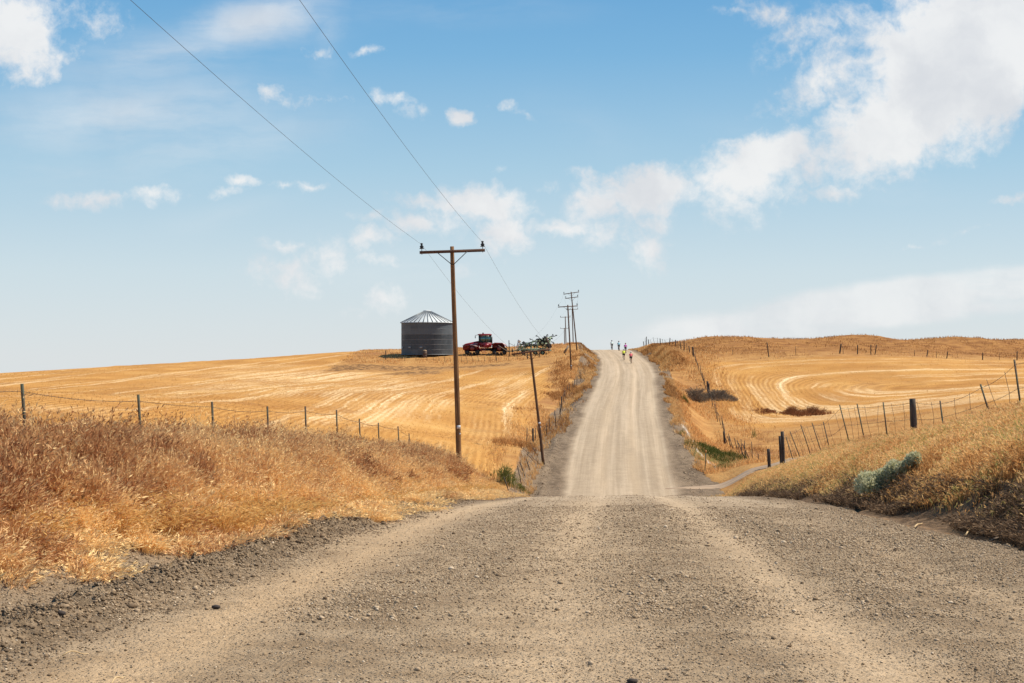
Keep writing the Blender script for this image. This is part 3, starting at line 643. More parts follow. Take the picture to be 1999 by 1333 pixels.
def left_bank():
    mb = MB()
    n = 190000; nc = 3000
    cy = 10.5 * (75 / 10.5) ** rng.random(nc)
    cf = np.interp(cy, [10, 15, 20, 30, 43, 60, 74], [6.3, 6.45, 6.2, 5.9, 5.5, 5.7, 5.9]) + (fbm(cy * .7, cy * 0, 3, 71) - .5) * 1.3
    cd = rng.random(nc) ** .85; cw = -cf - np.interp(cy, [10, 40, 60, 74], [3.9, 3.7, 3.2, 2.6]) * cd
    cx = road_x(cw, cy); k = in_view(cx, cy, .06); cx, cy, cw, cf = cx[k], cy[k], cw[k], cf[k]; nc = len(cx)
    st_ = rng.random(nc) < .13; cw = np.where(st_, -cf + rng.random(nc) ** 1.6 * .9, cw); cx = road_x(cw, cy)      # strays out on the verge
    cdep = np.clip((-cw - cf) / 1.7, 0, 1); pat = fbm(cx * .6 + 9, cy * .6, 3, 79)
    ch = (.30 + .74 * cdep) * (.65 + .7 * fbm(cx * .9, cy * .9, 2, 77)) * rng.uniform(.5, 1.15, nc) * np.interp(cy, [15, 30, 60], [1.0, 1.08, .95])
    ch = np.where(st_, rng.uniform(.08, .26, nc), ch)
    ct = .80 - .44 * sstep(pat, .50, .64) - .14 * cdep * sstep(pat, .3, .5) + .26 * (1 - cdep) + rng.normal(0, .15, nc) + np.interp(cy, [14, 30, 60], [0, .04, .14])
    i = rng.integers(0, nc, n); rr = rng.random(n) ** .6 * rng.uniform(.10, .30, nc)[i] * np.interp(cy[i], [12, 60], [.9, 1.3]); aa = rng.uniform(0, 2 * np.pi, n)
    X = cx[i] + rr * np.cos(aa); Y = cy[i] + rr * np.sin(aa)
    h = ch[i] * (1.12 - 1.2 * (rr / .5) ** 2) * rng.uniform(.65, 1.12, n); h = np.maximum(h, .1)
    tint = np.clip(ct[i] + rng.normal(0, .17, n), 0, 1)
    wd = .003 + .00016 * Y
    gz = np.maximum(land(X, Y), np.where(road_w(X, Y) > -7.0, road_sheet_z(X, Y, road_w(X, Y)), -99)) - .02
    blades(mb, X, Y, gz, h, wd * 1.35, tint, .30, 6, .065, (.10, -.05), out=(np.cos(aa) * rr, np.sin(aa) * rr))
    tag(mb.build('tall_dry_grass', M_TALL, tint=True), 'tall rust and straw coloured dry grass along the left bank', 'grass', kind='stuff')
    # taller bushy weeds standing out of the grass, ragged tops
    mb = MB(); K = 330
    for _ in range(K):
        Yc = 12.5 * (64 / 12.5) ** random.random(); f = float(np.interp(Yc, [10, 15, 20, 30, 43, 60, 74], [6.3, 6.45, 6.2, 5.9, 5.5, 5.7, 5.9]))
        wc = -f - .5 - random.random() ** .7 * 2.9; Xc = float(road_x(wc, Yc))
        if abs(Xc / Yc) > .40: continue
        n = int(np.interp(Yc, [12, 64], [230, 110])); H = random.uniform(.62, 1.0) * float(np.interp(-wc - f, [0, .8, 2], [.62, .95, 1.08])); a = rng.uniform(0, 2 * np.pi, n); q = rng.random(n) ** .7
        x = Xc + .07 * q * np.cos(a); y = Yc + .07 * q * np.sin(a); sp = random.uniform(.22, .42)
        hh = H * (1.05 - .45 * q ** 2) * rng.uniform(.72, 1.06, n); base = random.choice((.18, .3, .42, .55, .66))
        blades(mb, x, y, np.full(n, float(land(Xc, Yc)) - .02), hh, np.full(n, .0045 + .0002 * Yc), np.clip(rng.normal(base, .1, n), 0, 1), .08, 9, .07, (.05, -.03), .25, (sp * q * np.cos(a), sp * q * np.sin(a)))
    tag(mb.build('dry_weeds', M_TALL, tint=True), 'ragged dry weeds standing taller than the grass on the left bank', 'weeds', kind='stuff')
    # blond tussocks hanging over the verge
    mb = MB()
    spots = [(16.8, 6.6, .75), (19.3, 6.1, 1.0), (20.6, 5.75, 1.15), (18.3, 6.6, .8), (23, 6.1, .8), (25, 6.0, .7), (28, 5.9, .75), (31, 5.8, .7), (14.6, 7.4, .6), (15.6, 7.5, .55), (34, 5.7, .7), (38, 5.6, .75), (42, 5.5, .8), (47, 5.5, .8), (52, 5.7, .8), (57, 5.9, .8), (61, 6.1, .8)]
    spots += [(random.uniform(14, 64), None, random.uniform(.45, .75)) for _ in range(90)]
    for Yc, wc, s in spots:
        if wc is None: wc = float(np.interp(Yc, [10, 15, 20, 30, 43, 60, 74], [6.9, 6.8, 6.2, 5.9, 5.5, 5.7, 5.9])) + random.uniform(-.1, .9)
        n = int(420 * s); r = .34 * s * np.sqrt(rng.random(n)); a = rng.uniform(0, 2 * np.pi, n)
        Y = Yc + r * np.sin(a) * 1.3; X = road_x(-wc, Yc) + r * np.cos(a)
        h = s * rng.uniform(.4, .8, n)
        blades(mb, X, Y, land(X, Y) - .02, h, np.full(n, .004 + .0002 * Yc), np.clip(rng.normal(.5, .28, n), 0, 1), .85, 3, .07, (.32, -.25), 1.7)
    tag(mb.build('blond_tussocks', M_BLOND, tint=True), 'blond grass tussocks drooping over the left gravel verge', 'grass', kind='stuff')
left_bank()
def right_bank():
    mb = MB()
    n = 220000
    Y = 16 * (88 / 16) ** rng.random(n); w = 4.9 + 8 * rng.random(n) ** 1.1
    X = road_x(w, Y); k = in_view(X, Y); X, Y, w = X[k], Y[k], w[k]
    cl = fbm(X * .8, Y * .8, 3, 83)
    low = sstep(w + (cl - .5) * 1.6, 4.9, 5.8)                 # bare dark toe of the bank
    k = rng.random(len(X)) < (low * (.25 + .75 * sstep(cl, .25, .5)) + .04); X, Y, w, cl = X[k], Y[k], w[k], cl[k]
    k = ~((Y > 84.5) & (Y < 94) & (w < 20)); X, Y, w, cl = X[k], Y[k], w[k], cl[k]
    pat = fbm(X * .5 + 3, Y * .5, 3, 87)
    h = (.22 + .34 * sstep(w, 5.2, 7.8) + .22 * sstep(Y, 40, 24) * sstep(w, 6.5, 8.5)) * (.6 + .8 * pat) * rng.uniform(.7, 1.25, len(X))
    tint = np.clip(.78 - .36 * sstep(pat, .54, .72) + rng.normal(0, .14, len(X)), 0, .93)
    gr = (fbm(X * .7 + 20, Y * .4, 3, 89) > .64) & (rng.random(len(X)) < .3); tint = np.where(gr, 1, tint)
    blades(mb, X, Y, land(X, Y) - .02, h, .003 + .00018 * Y, tint, .5, 5, .07, (.06, -.05))
    tag(mb.build('bank_dry_grass', M_BANK, tint=True), 'dry tan and brown grass covering the right roadside bank', 'grass', kind='stuff')
    # dead brown brush along the cut toe
    mb = MB(); n = 34000
    Y = 17 * (62 / 17) ** rng.random(n); w = 4.6 + .95 * rng.random(n) ** 1.2; X = road_x(w, Y); k = in_view(X, Y)
    k &= rng.random(n) < sstep(fbm(X * 1.1, Y * .6, 3, 93), .38, .62) * np.interp(Y, [17, 30, 45, 62], [1, 1, .6, .3]); X, Y = X[k], Y[k]
    blades(mb, X, Y, land(X, Y) - .01, rng.uniform(.08, .34, len(X)), .004 + .0003 * Y, rng.random(len(X)) ** 1.1, 1.1, 2, .07, (-.35, -.2), 1.5)
    tag(mb.build('dead_brush', M_DEAD, tint=True), 'dark dead brush matted along the toe of the right bank', 'brush', kind='stuff')
right_bank()
def far_grass():
    mb = MB()
    for side, n in ((-1, 80000), (1, 95000)):
        Y = 84 * (290 / 84) ** rng.random(n)
        le, re_ = road_edges(Y)
        if side < 0: w = -(le - .25) - 6.5 * rng.random(n) ** 1.5
        else: w = (re_ - .2) + 11 * rng.random(n) ** 1.5
        X = road_x(w, Y); cl = fbm(X * .5, Y * .12, 3, 97)
        k = rng.random(n) < sstep(cl, .28, .62) * sstep(np.abs(w) + (fbm(X * .3, Y * .08, 2, 98) - .5) * 6, 15 if side > 0 else 11, 6); k &= ~((side > 0) & (Y > 84) & (Y < 94)); k &= ~((side < 0) & (w > -6.3) & (Y < 130) & (rng.random(n) < .8))
        X, Y = X[k], Y[k]
        tint = np.clip(rng.normal(.55, .2, len(X)) - .4 * sstep(fbm(X * .3, Y * .06, 3, 99), .48, .65), 0, .93)
        blades(mb, X, Y, land(X, Y) - .03, rng.uniform(.18, .5, len(X)), .00035 * Y, tint, .5, 1, .10, (-.1, 0))
    n = 60000                                                    # grassy flat, farmyard and mounds
    X = rng.uniform(10, 100, n); Y = rng.uniform(92, 265, n); sr = field_coords(X, Y)[0] - 200
    k = in_view(X, Y) & (sr < -.2) & (road_w(X, Y) > 9) & (rng.random(n) < sstep(fbm(X * .35, Y * .08, 3, 101), .36, .62) * .8); X, Y = X[k], Y[k]
    blades(mb, X, Y, land(X, Y) - .03, rng.uniform(.15, .45, len(X)), .00035 * Y, np.clip(rng.normal(.5, .22, len(X)) - .34 * sstep(Y, 198, 212), 0, .93), .5, 1, .1, (-.1, 0))
    n = 26000
    X = rng.uniform(-28, 9, n); Y = rng.uniform(225, 272, n)
    k = rng.random(n) < sstep(fbm(X * .3, Y * .3, 3, 103), .3, .6); X, Y = X[k], Y[k]
    blades(mb, X, Y, land(X, Y) - .03, rng.uniform(.12, .4, len(X)), .00035 * Y, np.clip(rng.normal(.6, .2, len(X)), 0, .93), .5, 1, .1, (-.1, 0))
    tag(mb.build('verge_grass', M_BANK, tint=True), 'dry grass on the verges, farmyard and mounds beyond the dip', 'grass', kind='stuff')
    # stubble standing in the two cut fields
    mb = MB(); n = 60000
    Y = 60 * (240 / 60) ** rng.random(n); X = rng.uniform(-.4, .4, n) * Y
    Z = zones(X, Y, road_w(X, Y)); m = np.maximum(Z['zone'][..., 0], Z['zone'][..., 1]) * (1 - Z['zone'][..., 2])
    k = rng.random(n) < m * .8; X, Y = X[k], Y[k]; ps = Z['pale_straw'][k]
    tint = np.clip(rng.normal(.45, .2, len(X)) + ps * .5, 0, 1)
    blades(mb, X, Y, land(X, Y) - .02, rng.uniform(.06, .16, len(X)), .0003 * Y, tint, .4, 0)
    tag(mb.build('stubble', M_FIELD, tint=True), 'cut golden stubble standing in the harvested fields', 'stubble', kind='stuff')
far_grass()

# ------------------------------------------------------------------ shrubs and weeds
def shrub(name, label, cat, X, Y, rx, ry, h, mat, n, lobes=5, leaf=.05, tint=(.55, .22), group=None, up=.5):
    z = float(land(X, Y)); root = thing(name, label, cat, (X, Y, z), group)
    st = MB(); mb = MB()
    for i in range(lobes):
        a = random.uniform(0, 6.28); q = random.uniform(.15, .75) if i else 0
        cx, cy = math.cos(a) * rx * q, math.sin(a) * ry * q; ch = h * random.uniform(.5, .72); r = h * random.uniform(.42, .6)
        dz = (float(land(X + cx, Y + cy)) - z) * .75
        st.tube([(0, 0, -.05), (cx * .4, cy * .4, ch * .3 + dz * .4), (cx, cy, ch + dz)], [.03, .02, .008], 5)
        m = n // lobes
        d = rng.normal(size=(m, 3)); d /= np.linalg.norm(d, axis=1)[:, None]; d[:, 2] = np.abs(d[:, 2]) * 1.0 - .25
        rr = r * rng.random(m) ** .45 * (.75 + .5 * fbm(d[:, 0] * 3 + i * 7, d[:, 2] * 3 + d[:, 1] * 2, 2, 5 + i))
        c = np.array([cx, cy, ch * .75 + dz]) + d * rr[:, None] * np.array([rx / h * 1.1, ry / h * 1.1, 1.0]) * np.array([.75, .75, 1])
        c[:, 2] = np.maximum(c[:, 2], dz + .01)
        dr = d + np.array([0, 0, up]) + rng.normal(0, .45, (m, 3)); dr /= np.linalg.norm(dr, axis=1)[:, None]
        s_ = leaf * rng.uniform(.5, 1.5, m)[:, None]
        sd = np.cross(dr, rng.normal(size=(m, 3))); sd /= np.linalg.norm(sd, axis=1)[:, None] + 1e-9
        V = np.stack([c, c + dr * s_ * .5 + sd * s_ * .16, c + dr * s_, c + dr * s_ * .5 - sd * s_ * .16], 1).reshape(-1, 3)
        mb.add(V, np.array([[0, 1, 2, 3]]) + (np.arange(m) * 4)[:, None], np.repeat(np.clip(rng.normal(tint[0], tint[1], m), 0, 1), 4))
    st.build('stem', M_TWIG, root); mb.build('foliage', mat, root, tint=True)
    return root
def at(px, Y): return px2x(px, Y), Y
shrub('sagebrush', 'large grey green sagebrush in front of the bank, widest of the silvery bushes', 'shrub', px2x(1722, 31.0), 31.0, .58, .5, .72, M_SAGE, 20000, 12, .065, group='silvery bushes on the right bank')
shrub('sagebrush', 'silvery sagebrush joined to the right flank of the widest one', 'shrub', px2x(1778, 30.6), 30.6, .36, .34, .5, M_SAGE, 6000, 5, .06, group='silvery bushes on the right bank')
shrub('sagebrush', 'small sage sprig high on the bank near the right frame edge', 'shrub', px2x(1925, 30), 30, .2, .2, .34, M_SAGE, 1500, 4, .06, group='silvery bushes on the right bank')
M_RUST = grass_mat('rust_weed', [(0, (.19, .075, .032)), (1, (.38, .17, .075))], .25)
M_GREYB = grass_mat('grey_brush', [(0, (.13, .10, .078)), (.6, (.26, .195, .14)), (1, (.42, .31, .2))], .15)
def weeds(name, label, cat, X, Y, rx, ry, h, n, wd, tint=(.5, .25), lean=.3, mat=None, kind=None, group=None):
    z = float(land(X, Y)); mb = MB()
    r = rng.random(n) ** .75; a = rng.uniform(0, 2 * np.pi, n); ro = .45 + 1.1 * vnoise(2.2 * np.cos(a) + X * 3.1, 2.2 * np.sin(a) + Y * 1.7, 7)
    x = X + rx * r * ro * np.cos(a); y = Y + ry * r * ro * np.sin(a); h = h * (1.1 - .75 * r ** 1.5) * (.45 + 1.1 * vnoise(x / rx * 2.6 + 5 * Y, y / ry * 1.3, 3)); wh = float(np.mean(h))
    blades(mb, x, y, land(x, y) - .02, h * rng.uniform(.6, 1.2, n), np.full(n, wd), np.clip(rng.normal(*tint, n), 0, 1), lean, 3, wh * .22, (0, 0), .4)
    return tag(mb.build(name, mat or M_GREEN, tint=True), label, cat, group, kind)
for lb, px, Y, rx, ry, h, n in (('round grey leafless bush under the fence line beside the far road', 1360, 158, .95, 1.6, .95, 1500), ('long low grey bush right of the round one, at the stubble edge', 1404, 160, 2.0, 2.2, .75, 2200)):
    weeds('dead_bush', lb, 'shrub', px2x(px, Y), Y, rx, ry, h, n, .05, (.45, .3), .9, M_GREYB, group='grey leafless bushes by the right fence')
for lb, px, Y, rx, ry, h, n in (('darker rust brown weed clump on the golden flat below the right field', 1583, 146, 1.7, 2.6, .6, 1000), ('rust brown weed clump left of the darker one, near the stubble edge', 1545, 147, 1.3, 2.4, .55, 700), ('faint low reddish weed patch nearest the long grey bush', 1497, 150, 1.4, 2.6, .4, 500)):
    weeds('rust_weed', lb, 'weed', px2x(px, Y), Y, rx, ry, h, n, .05, (.5, .3), .6, M_RUST, group='rust brown weeds on the flat')
weeds('green_weed', 'bright green upright weed among dry grass left of the dip', 'weed', px2x(990, 85), 85, .8, .8, 1.0, 240, .028, (.7, .25), .15)
weeds('low_weeds', 'low green weeds at the foot of the left embankment', 'weed', px2x(1022, 86), 86, .5, .6, .3, 200, .03, (.6, .25), kind='stuff')
weeds('green_reeds', 'dark green reedy grass patch behind the marker post', 'grass', px2x(1398, 106), 106, 1.7, 4.6, .62, 2300, .035, (.38, .3), kind='stuff')
weeds('low_weeds', 'small bright green weed patch beside the dirt turn-off', 'weed', px2x(1412, 96), 96, .7, 1.2, .3, 400, .03, (.75, .2), kind='stuff')
weeds('green_weed', 'pale green weed tuft near the white wash beside the road', 'weed', px2x(1331, 113), 113, .4, .6, .4, 110, .035, (.8, .15))
weeds('green_weed', 'little green bush on the road side of the round grey bush', 'weed', px2x(1338, 150), 150, .4, .3, .6, 220, .05, (.5, .2))
weeds('green_weed', 'thin green stalk standing alone on the golden flat', 'weed', px2x(1471, 130), 130, .3, .3, .85, 22, .04, (.8, .2))

# ------------------------------------------------------------------ utility poles
def lean_matrix(base, top, arm_dir):
    z = (Vector(top) - Vector(base)).normalized(); x = Vector(arm_dir); x = (x - z * x.dot(z)).normalized(); y = z.cross(x)
    return Matrix(((x.x, y.x, z.x, base[0]), (x.y, y.y, z.y, base[1]), (x.z, y.z, z.z, base[2]), (0, 0, 0, 1)))
def insulator(parent, x, z, s=1.):
    pn = MB().tube([(x, 0, z), (x, 0, z + .16 * s)], .014 * s, 6).build('insulator_pin', M_IRON, parent)
    MB().lathe([(.0, .30), (.035, .30), (.05, .26), (.035, .22), (.075, .17), (.06, .14), (.09, .08), (.0, .08)], 10, (x, 0, z + .06 * s)).build('insulator', M_IRON, parent, True)
def utility_pole(label, Y, base_px, top, arms, r0=.12, r1=.085, mat=None, tagz=None, detail=True):
    X0 = px2x(base_px, Y); z0 = float(land(X0, Y)) - .05
    base = (X0, Y, z0); topv = (px2x(top[0], Y), Y, py2z(top[1], Y)); h = (Vector(topv) - Vector(base)).length
    root = thing('utility_pole', label, 'utility pole', group='power poles along the left side of the road', mat=lean_matrix(base, topv, (1, -.02, .0)))
    n = 14; t = np.linspace(0, 1, n)
    mb = MB(); mb.tube(np.stack([.012 * np.sin(t * 5), .01 * np.cos(t * 4), t * h], -1), r0 + (r1 - r0) * t + rng.normal(0, .0025, n), 14)
    mb.build('shaft', mat or M_POLE, root, True)
    ends = []
    for k, (dz, half, tilt, ins) in enumerate(arms):
        zc = h - dz; bm = MB(); q = Quaternion((0, 1, 0), -tilt)
        yo = -(r1 + .05)
        bm.box((0, yo, zc), (2 * half, .09, .115), q); a = bm.build('crossarm', M_ARM, root)
        for s in (-1, 1):
            if detail:
                MB().bar((s * .62, yo - .05, zc - .02 + s * .62 * math.tan(tilt)), (s * .02, -r1 - .02, zc - .55), .03, .012).build('brace', M_IRON, root)
            if ins:
                xx = s * (half - .09); zz = zc + .05 + xx * math.tan(tilt)
                pin = MB().tube([(xx, yo, zz - .14), (xx, yo, zz + .15)], .014, 6).build('insulator_pin', M_IRON, root)
                MB().lathe([(.0, .33), (.04, .33), (.055, .29), (.03, .25), (.085, .19), (.06, .15), (.10, .10), (.0, .10)], 12, (xx, yo, zz)).build('insulator', M_IRON, pin, True)
                if k == 0: ends.append(root.matrix_world @ Vector((xx, yo, zz + .28)))
    if detail:
        for zc in (h - .17, h - .6): MB().tube([(0, -r1 - .13, zc), (0, r1 + .05, zc)], .016, 6).build('bolt', M_IRON, root)
    if tagz:
        MB().box((.05, -r0 * .93 - .012, tagz), (.15, .012, .13)).build('number_tag', M_TAG, root)
        MB().box((.09, -r0 * .93 - .008, tagz - .28), (.06, .012, .06)).build('number_tag', M_TAG, root)
    return root, ends
_, E1 = utility_pole('nearest wooden power pole, tall and brown, rising from the dry grass before the bin', 58, 896.5, (883, 481), [(.21, 1.33, .004, True)], .118, .084, M_POLE, tagz=2.05)
_, E2 = utility_pole('dark leaning power pole on the embankment whose crossarm overlaps the folded cultivator', 97, 1061, (1036, 683), [(.12, 1.33, .03, True)], .105, .08, M_POLE2, tagz=2.9)
_, E3 = utility_pole('power pole with one crossarm standing halfway up the far hill', 190, 1115, (1108.5, 595), [(.22, 1.32, .008, True)], .11, .085, M_POLE2, tagz=.7)
_, E4 = utility_pole('leaning power pole with two crossarms beside the crest', 240, 1126.5, (1115, 569.5), [(.22, 1.33, .05, True), (1.0, 1.1, .03, True)], .11, .085, M_POLE2)
_, E5 = utility_pole('power pole half hidden directly behind the one with two crossarms', 330, 1119.5, (1117, 602), [(.22, 1.35, .02, True)], .13, .1, M_POLE2, detail=False)
_, E6 = utility_pole('small far power pole seen over the mound, second lowest top', 371, 1105.5, (1103.5, 617.5), [(.2, 1.33, .0, True)], .14, .11, M_POLE2, detail=False)
_, E7 = utility_pole('farthest power pole over the mound, lowest top of the row', 464, 1102.5, (1101.7, 640), [(.2, 1.33, .0, True)], .15, .12, M_POLE2, detail=False)
def power_line(label, pts, sags, r):
    out = []
    for i in range(len(pts) - 1):
        a, b = np.array(pts[i]), np.array(pts[i + 1]); n = 40
        t = np.linspace(0, 1, n)[(0 if i == 0 else 1):]
        q = a + (b - a) * t[:, None]; q[:, 2] -= sags[i] * 4 * t * (1 - t); out.append(q)
    q = np.concatenate(out)
    tag(MB().tube(q, r, 5).build('power_line', M_LINE, smooth=True), label, 'wire', 'wires strung between the power poles')
for i, (nm, ppx) in enumerate((('thin power wire on the left ends of the crossarms', 255), ('thin power wire on the right ends of the crossarms', 585))):
    Yp = 22.2; near = Vector((px2x(ppx, Yp), Yp, py2z(0, Yp)))
    # the span runs on past the camera to the previous pole; its sag carries it through this point
    a = E1[i]; d = (near - a); Yend = -6.0
    end = a + d * ((a.y - Yend) / (a.y - Yp)); t = (a.y - Yp) / (a.y - Yend); sag = .55
    end.z = (near.z - a.z * (1 - t) + sag * 4 * t * (1 - t)) / t
    power_line(nm, [tuple(end), tuple(a), tuple(E2[i]), tuple(E3[i]), tuple(E4[i]), tuple(E5[i]), tuple(E6[i]), tuple(E7[i])], [sag, .35, .9, .4, .6, .3, .6], .0042)

# ------------------------------------------------------------------ fences
def fence_root(name, label, first, group=None): return thing(name, label, 'fence', first, group)
def post_mesh(base, top, kind):
    a, b = Vector(base), Vector(top); d = (b - a).normalized(); a2 = a - d * .25
    mb = MB()
    if kind == 'wood':
        L = (b - a2).length; t = np.linspace(0, 1, 6)
        mb.tube([tuple(a2 + d * L * x) for x in t], (np.array([1.05, 1.02, 1, .98, 1., .93]) + rng.normal(0, .04, 6)) * .07, 9)
    elif kind == 'stout':
        L = (b - a2).length; t = np.linspace(0, 1, 7)
        mb.tube([tuple(a2 + d * L * x) for x in t], (np.array([1.1, 1.05, 1, 1.02, .98, 1., .9]) + rng.normal(0, .04, 7)) * .105, 10)
    elif kind == 'stake':
        mb.tube([tuple(a2), tuple((a2 + b) / 2 + Vector((.012, 0, 0))), tuple(b)], [.032, .03, .026], 5)
    else:                                               # steel T-post
        q = (b - a2).to_track_quat('Z', 'X'); c = (a2 + b) / 2; L = (b - a2).length
        mb.box(tuple(c), (.045, .007, L), q); mb.box(tuple(c + q @ Vector((0, .022, 0))), (.007, .036, L), q)
        n = int(L / .1)
        for i in range(n): mb.box(tuple(a2 + d * (.1 * i + .06) + q @ Vector((0, -.008, 0))), (.014, .01, .02), q)
    return mb
def barbed(pts, sag, r, barbs=True):
    mb = MB(); out = []
    for i in range(len(pts) - 1):
        a, b = np.array(pts[i], float), np.array(pts[i + 1], float); n = max(4, int(np.linalg.norm(b - a) / .25))
        t = np.linspace(0, 1, n)[(0 if i == 0 else 1):]; q = a + (b - a) * t[:, None]; q[:, 2] -= sag * rng.uniform(.3, 1.3) * 4 * t * (1 - t); out.append(q)
    q = np.concatenate(out); mb.tube(q, r, 4, cap=False)
    if barbs:
        seg = np.linalg.norm(np.diff(q, axis=0), axis=1); cum = np.r_[0, np.cumsum(seg)]
        for s in np.arange(.1, cum[-1], .13):
            p = np.array([np.interp(s, cum, q[:, k]) for k in range(3)]); dv = rng.normal(size=3); dv /= np.linalg.norm(dv)
            mb.tube([p - dv * .022, p + dv * .022], r * .7, 3, cap=False)
    return mb
def fence(name, label, posts, wires, sag=.05, r=.004, barbs=True, group=None):
    """posts: (base xyz, top xyz, kind, material); wires: fractions of the post's height"""
    root = fence_root(name, label, posts[0][0], group); o = Vector(posts[0][0])
    for b, t, kind, m in posts:
        nm = {'wood': 'wooden_post', 'stout': 'wooden_post', 'stake': 'stake', 'steel': 'steel_post'}[kind]
        post_mesh(Vector(b) - o, Vector(t) - o, kind).build(nm, m, root, kind in ('wood', 'stout'))
    for f in wires:
        pts = [tuple(Vector(b) - o + (Vector(t) - Vector(b)) * f) for b, t, k, m in posts]
        barbed(pts, sag, r, barbs).build('barbed_wire' if barbs else 'wire', M_WIRE, root)
    return root
def P3(px, py, Y): return (px2x(px, Y), Y, py2z(py, Y))
def stand(bpx, tpx, tpy, Y, dy=0.0):
    X = px2x(bpx, Y); return (X, Y, float(land(X, Y))), (px2x(tpx, Y + dy), Y + dy, py2z(tpy, Y + dy))
# near left roadside fence: steel T-posts and barbed wire
L = []
for bpx, tpx, tpy, Y in [(-330,-345,735,15.3),(58,43,749,19.8),(281,270,770,24.6),(420,414,784,29.1),(526,522,793,33.8),(600,596,793,38.2),(660,657,800,42.6),(705,701.5,817,47.5),(741,738.5,825,52.2),(781,777,832,57),(802,798.5,846,61.5)]:
    L.append((*stand(bpx, tpx, tpy, Y), 'steel', M_TPOST))
fence('wire_fence', 'barbed wire fence on green steel posts in the tall grass of the left bank', L, (.93, .55, .3), .045, .0035)
MBs = MB()
_b, _t = stand(716, 712, 873, 57.0); _r = thing('old_stake', 'single grey stake poking out of the tall grass left of the nearest pole', 'stake', _b)
post_mesh(Vector((0, 0, 0)), Vector(_t) - Vector(_b), 'stake').build('stick', M_POST, _r)
# left fence climbing the far hill beside the road
L = []
for bpx, tpx, tpy, Y in [(993,983,930,82),(1017,1010,909,88),(1024,1015,902,90.5),(1034,1027,896,93),(1041,1028,885,96),(1049,1040,873,99)]: L.append((*stand(bpx, tpx, tpy, Y), 'stake', M_POST))
for Y in np.arange(102, 186, 3.4):
    w = -6.35 + .5 * math.sin(Y * .11) + random.uniform(-.15, .15); X = float(road_x(w, Y)); z = float(land(X, Y)); k = random.random() < .07
    L.append(((X, Y, z), (X + random.uniform(-.18, .12), Y + random.uniform(-.1, .1), z + random.uniform(.95, 1.25)), 'wood' if k else 'stake', M_POST))
fence('wire_fence', 'old wire fence of crooked stakes climbing beside the left edge of the far road', L, (.9, .55), .04, .006, False)
# farmyard fence
L = []
for bpx, tpx, tpy, Y, k in [(753,753,684,233,'wood'),(790,790,694,231,'stake'),(812,812,694,231,'stake'),(834,833,693,231,'stake'),(846,845,694,231,'stake'),(857,856,693,231,'stake'),(868,867,693,230.5,'stake'),(879,878,692,230,'stake'),(901,900,692,230,'stake'),(913,909,693,229,'stake'),(924,920,692,229,'stake'),(935,932,694,229,'stake'),(946,945,694,229,'stake'),(957,956,693,229,'stake'),(969.5,967,687,228,'wood'),(993,992,690,228,'stake'),(1010,1009,692,228,'stake'),(1029.5,1029.5,689,228,'wood'),(1052.5,1054,684,229,'wood'),(1064,1064,697,228,'stake'),(1068,1069,700,228,'stake'),(1085,1085,697,227,'stake'),(1099,1099,698,226,'stake'),(1104.5,1104.5,697,226,'wood')]:
    L.append((*stand(bpx, tpx, tpy, Y), k, M_POST))
fence('wire_fence', 'thin wire fence on stakes along the farmyard edge in front of tractor and grain bin', L, (.9, .6, .3), .02, .007, False)
L = [(*stand(994.5, 993.5, 664, 236), 'wood', M_POST), (*stand(1004.5, 1004.5, 671, 237), 'stake', M_POST)]
r = fence('farm_gate', 'tall grey gatepost with a short rail between tractor and cultivator', L, (.82,), .0, .03, False)
# right bank fence
L = []
for bpx, bpy_, tpx, tpy, Y, k in [(2095,720,2082,672,29,'steel'),(1999,750,1980,702,33,'steel'),(1942,798,1914,750,37.3,'steel'),(1845,833,1835,782,42.5,'steel'),(1786,845,1781,778,46,'stout'),(1735,840,1724,785,51,'steel'),(1693,837,1673,788,55.5,'steel'),(1664,842,1639,790,59.5,'steel'),(1625,850,1607,823,66,'steel'),(1611,857,1585,825,68.5,'steel'),(1591,861,1563,829,71.5,'steel'),(1571,869,1542,842,75,'steel'),(1557,875,1534,852,78,'steel'),(1530,888,1527,842,81.5,'stout')]:
    L.append((*stand(bpx, tpx, tpy, Y), k, M_POST if k == 'stout' else M_TPOST))
R1 = fence('wire_fence', 'sagging wire fence with leaning steel posts and stout black posts on the right bank', L, (.93, .6, .3), .06, .004)
_o = Vector(L[0][0])
for i in range(1, len(L) - 1):
    b0, t0 = Vector(L[i][0]), Vector(L[i][1]); b1, t1 = Vector(L[i + 1][0]), Vector(L[i + 1][1])
    for f in (.33, .67):
        p = b0.lerp(b1, f); q = t0.lerp(t1, f); a = p.lerp(q, .28); b = p.lerp(q, .95); b.x += random.uniform(-.15, .15)
        MB().tube([tuple(a - _o), tuple((a + b) / 2 - _o + Vector((random.uniform(-.05, .05), 0, 0))), tuple(b - _o)], .006, 4).build('wire_stay', M_WIRE, R1)
Y = 82.5; b, t = stand(1526, 1522, 851, Y); root = thing('brace_post', 'twin black corner post wrapped with loose grey boards at the fence corner', 'post', b)
post_mesh((0, 0, 0), Vector(t) - Vector(b), 'wood').build('wooden_post', M_POST, root, True)
for c, d in (((.25, -.3, .55), (.9, .04, .12)), ((.3, -.32, .28), (.75, .04, .1)), ((.15, -.28, .85), (.5, .04, .1))):
    MB().box(c, d, Quaternion((0, 1, 0), .65 + random.uniform(-.2, .2))).build('board', M_TWIG, root)
Y = 89.5; b, t = stand(1502, 1500, 876, Y); root = thing('gate_post', 'short stout black post standing alone beside the dirt turn-off', 'post', b)
post_mesh((0, 0, 0), Vector(t) - Vector(b), 'stout').build('wooden_post', M_POST, root, True)
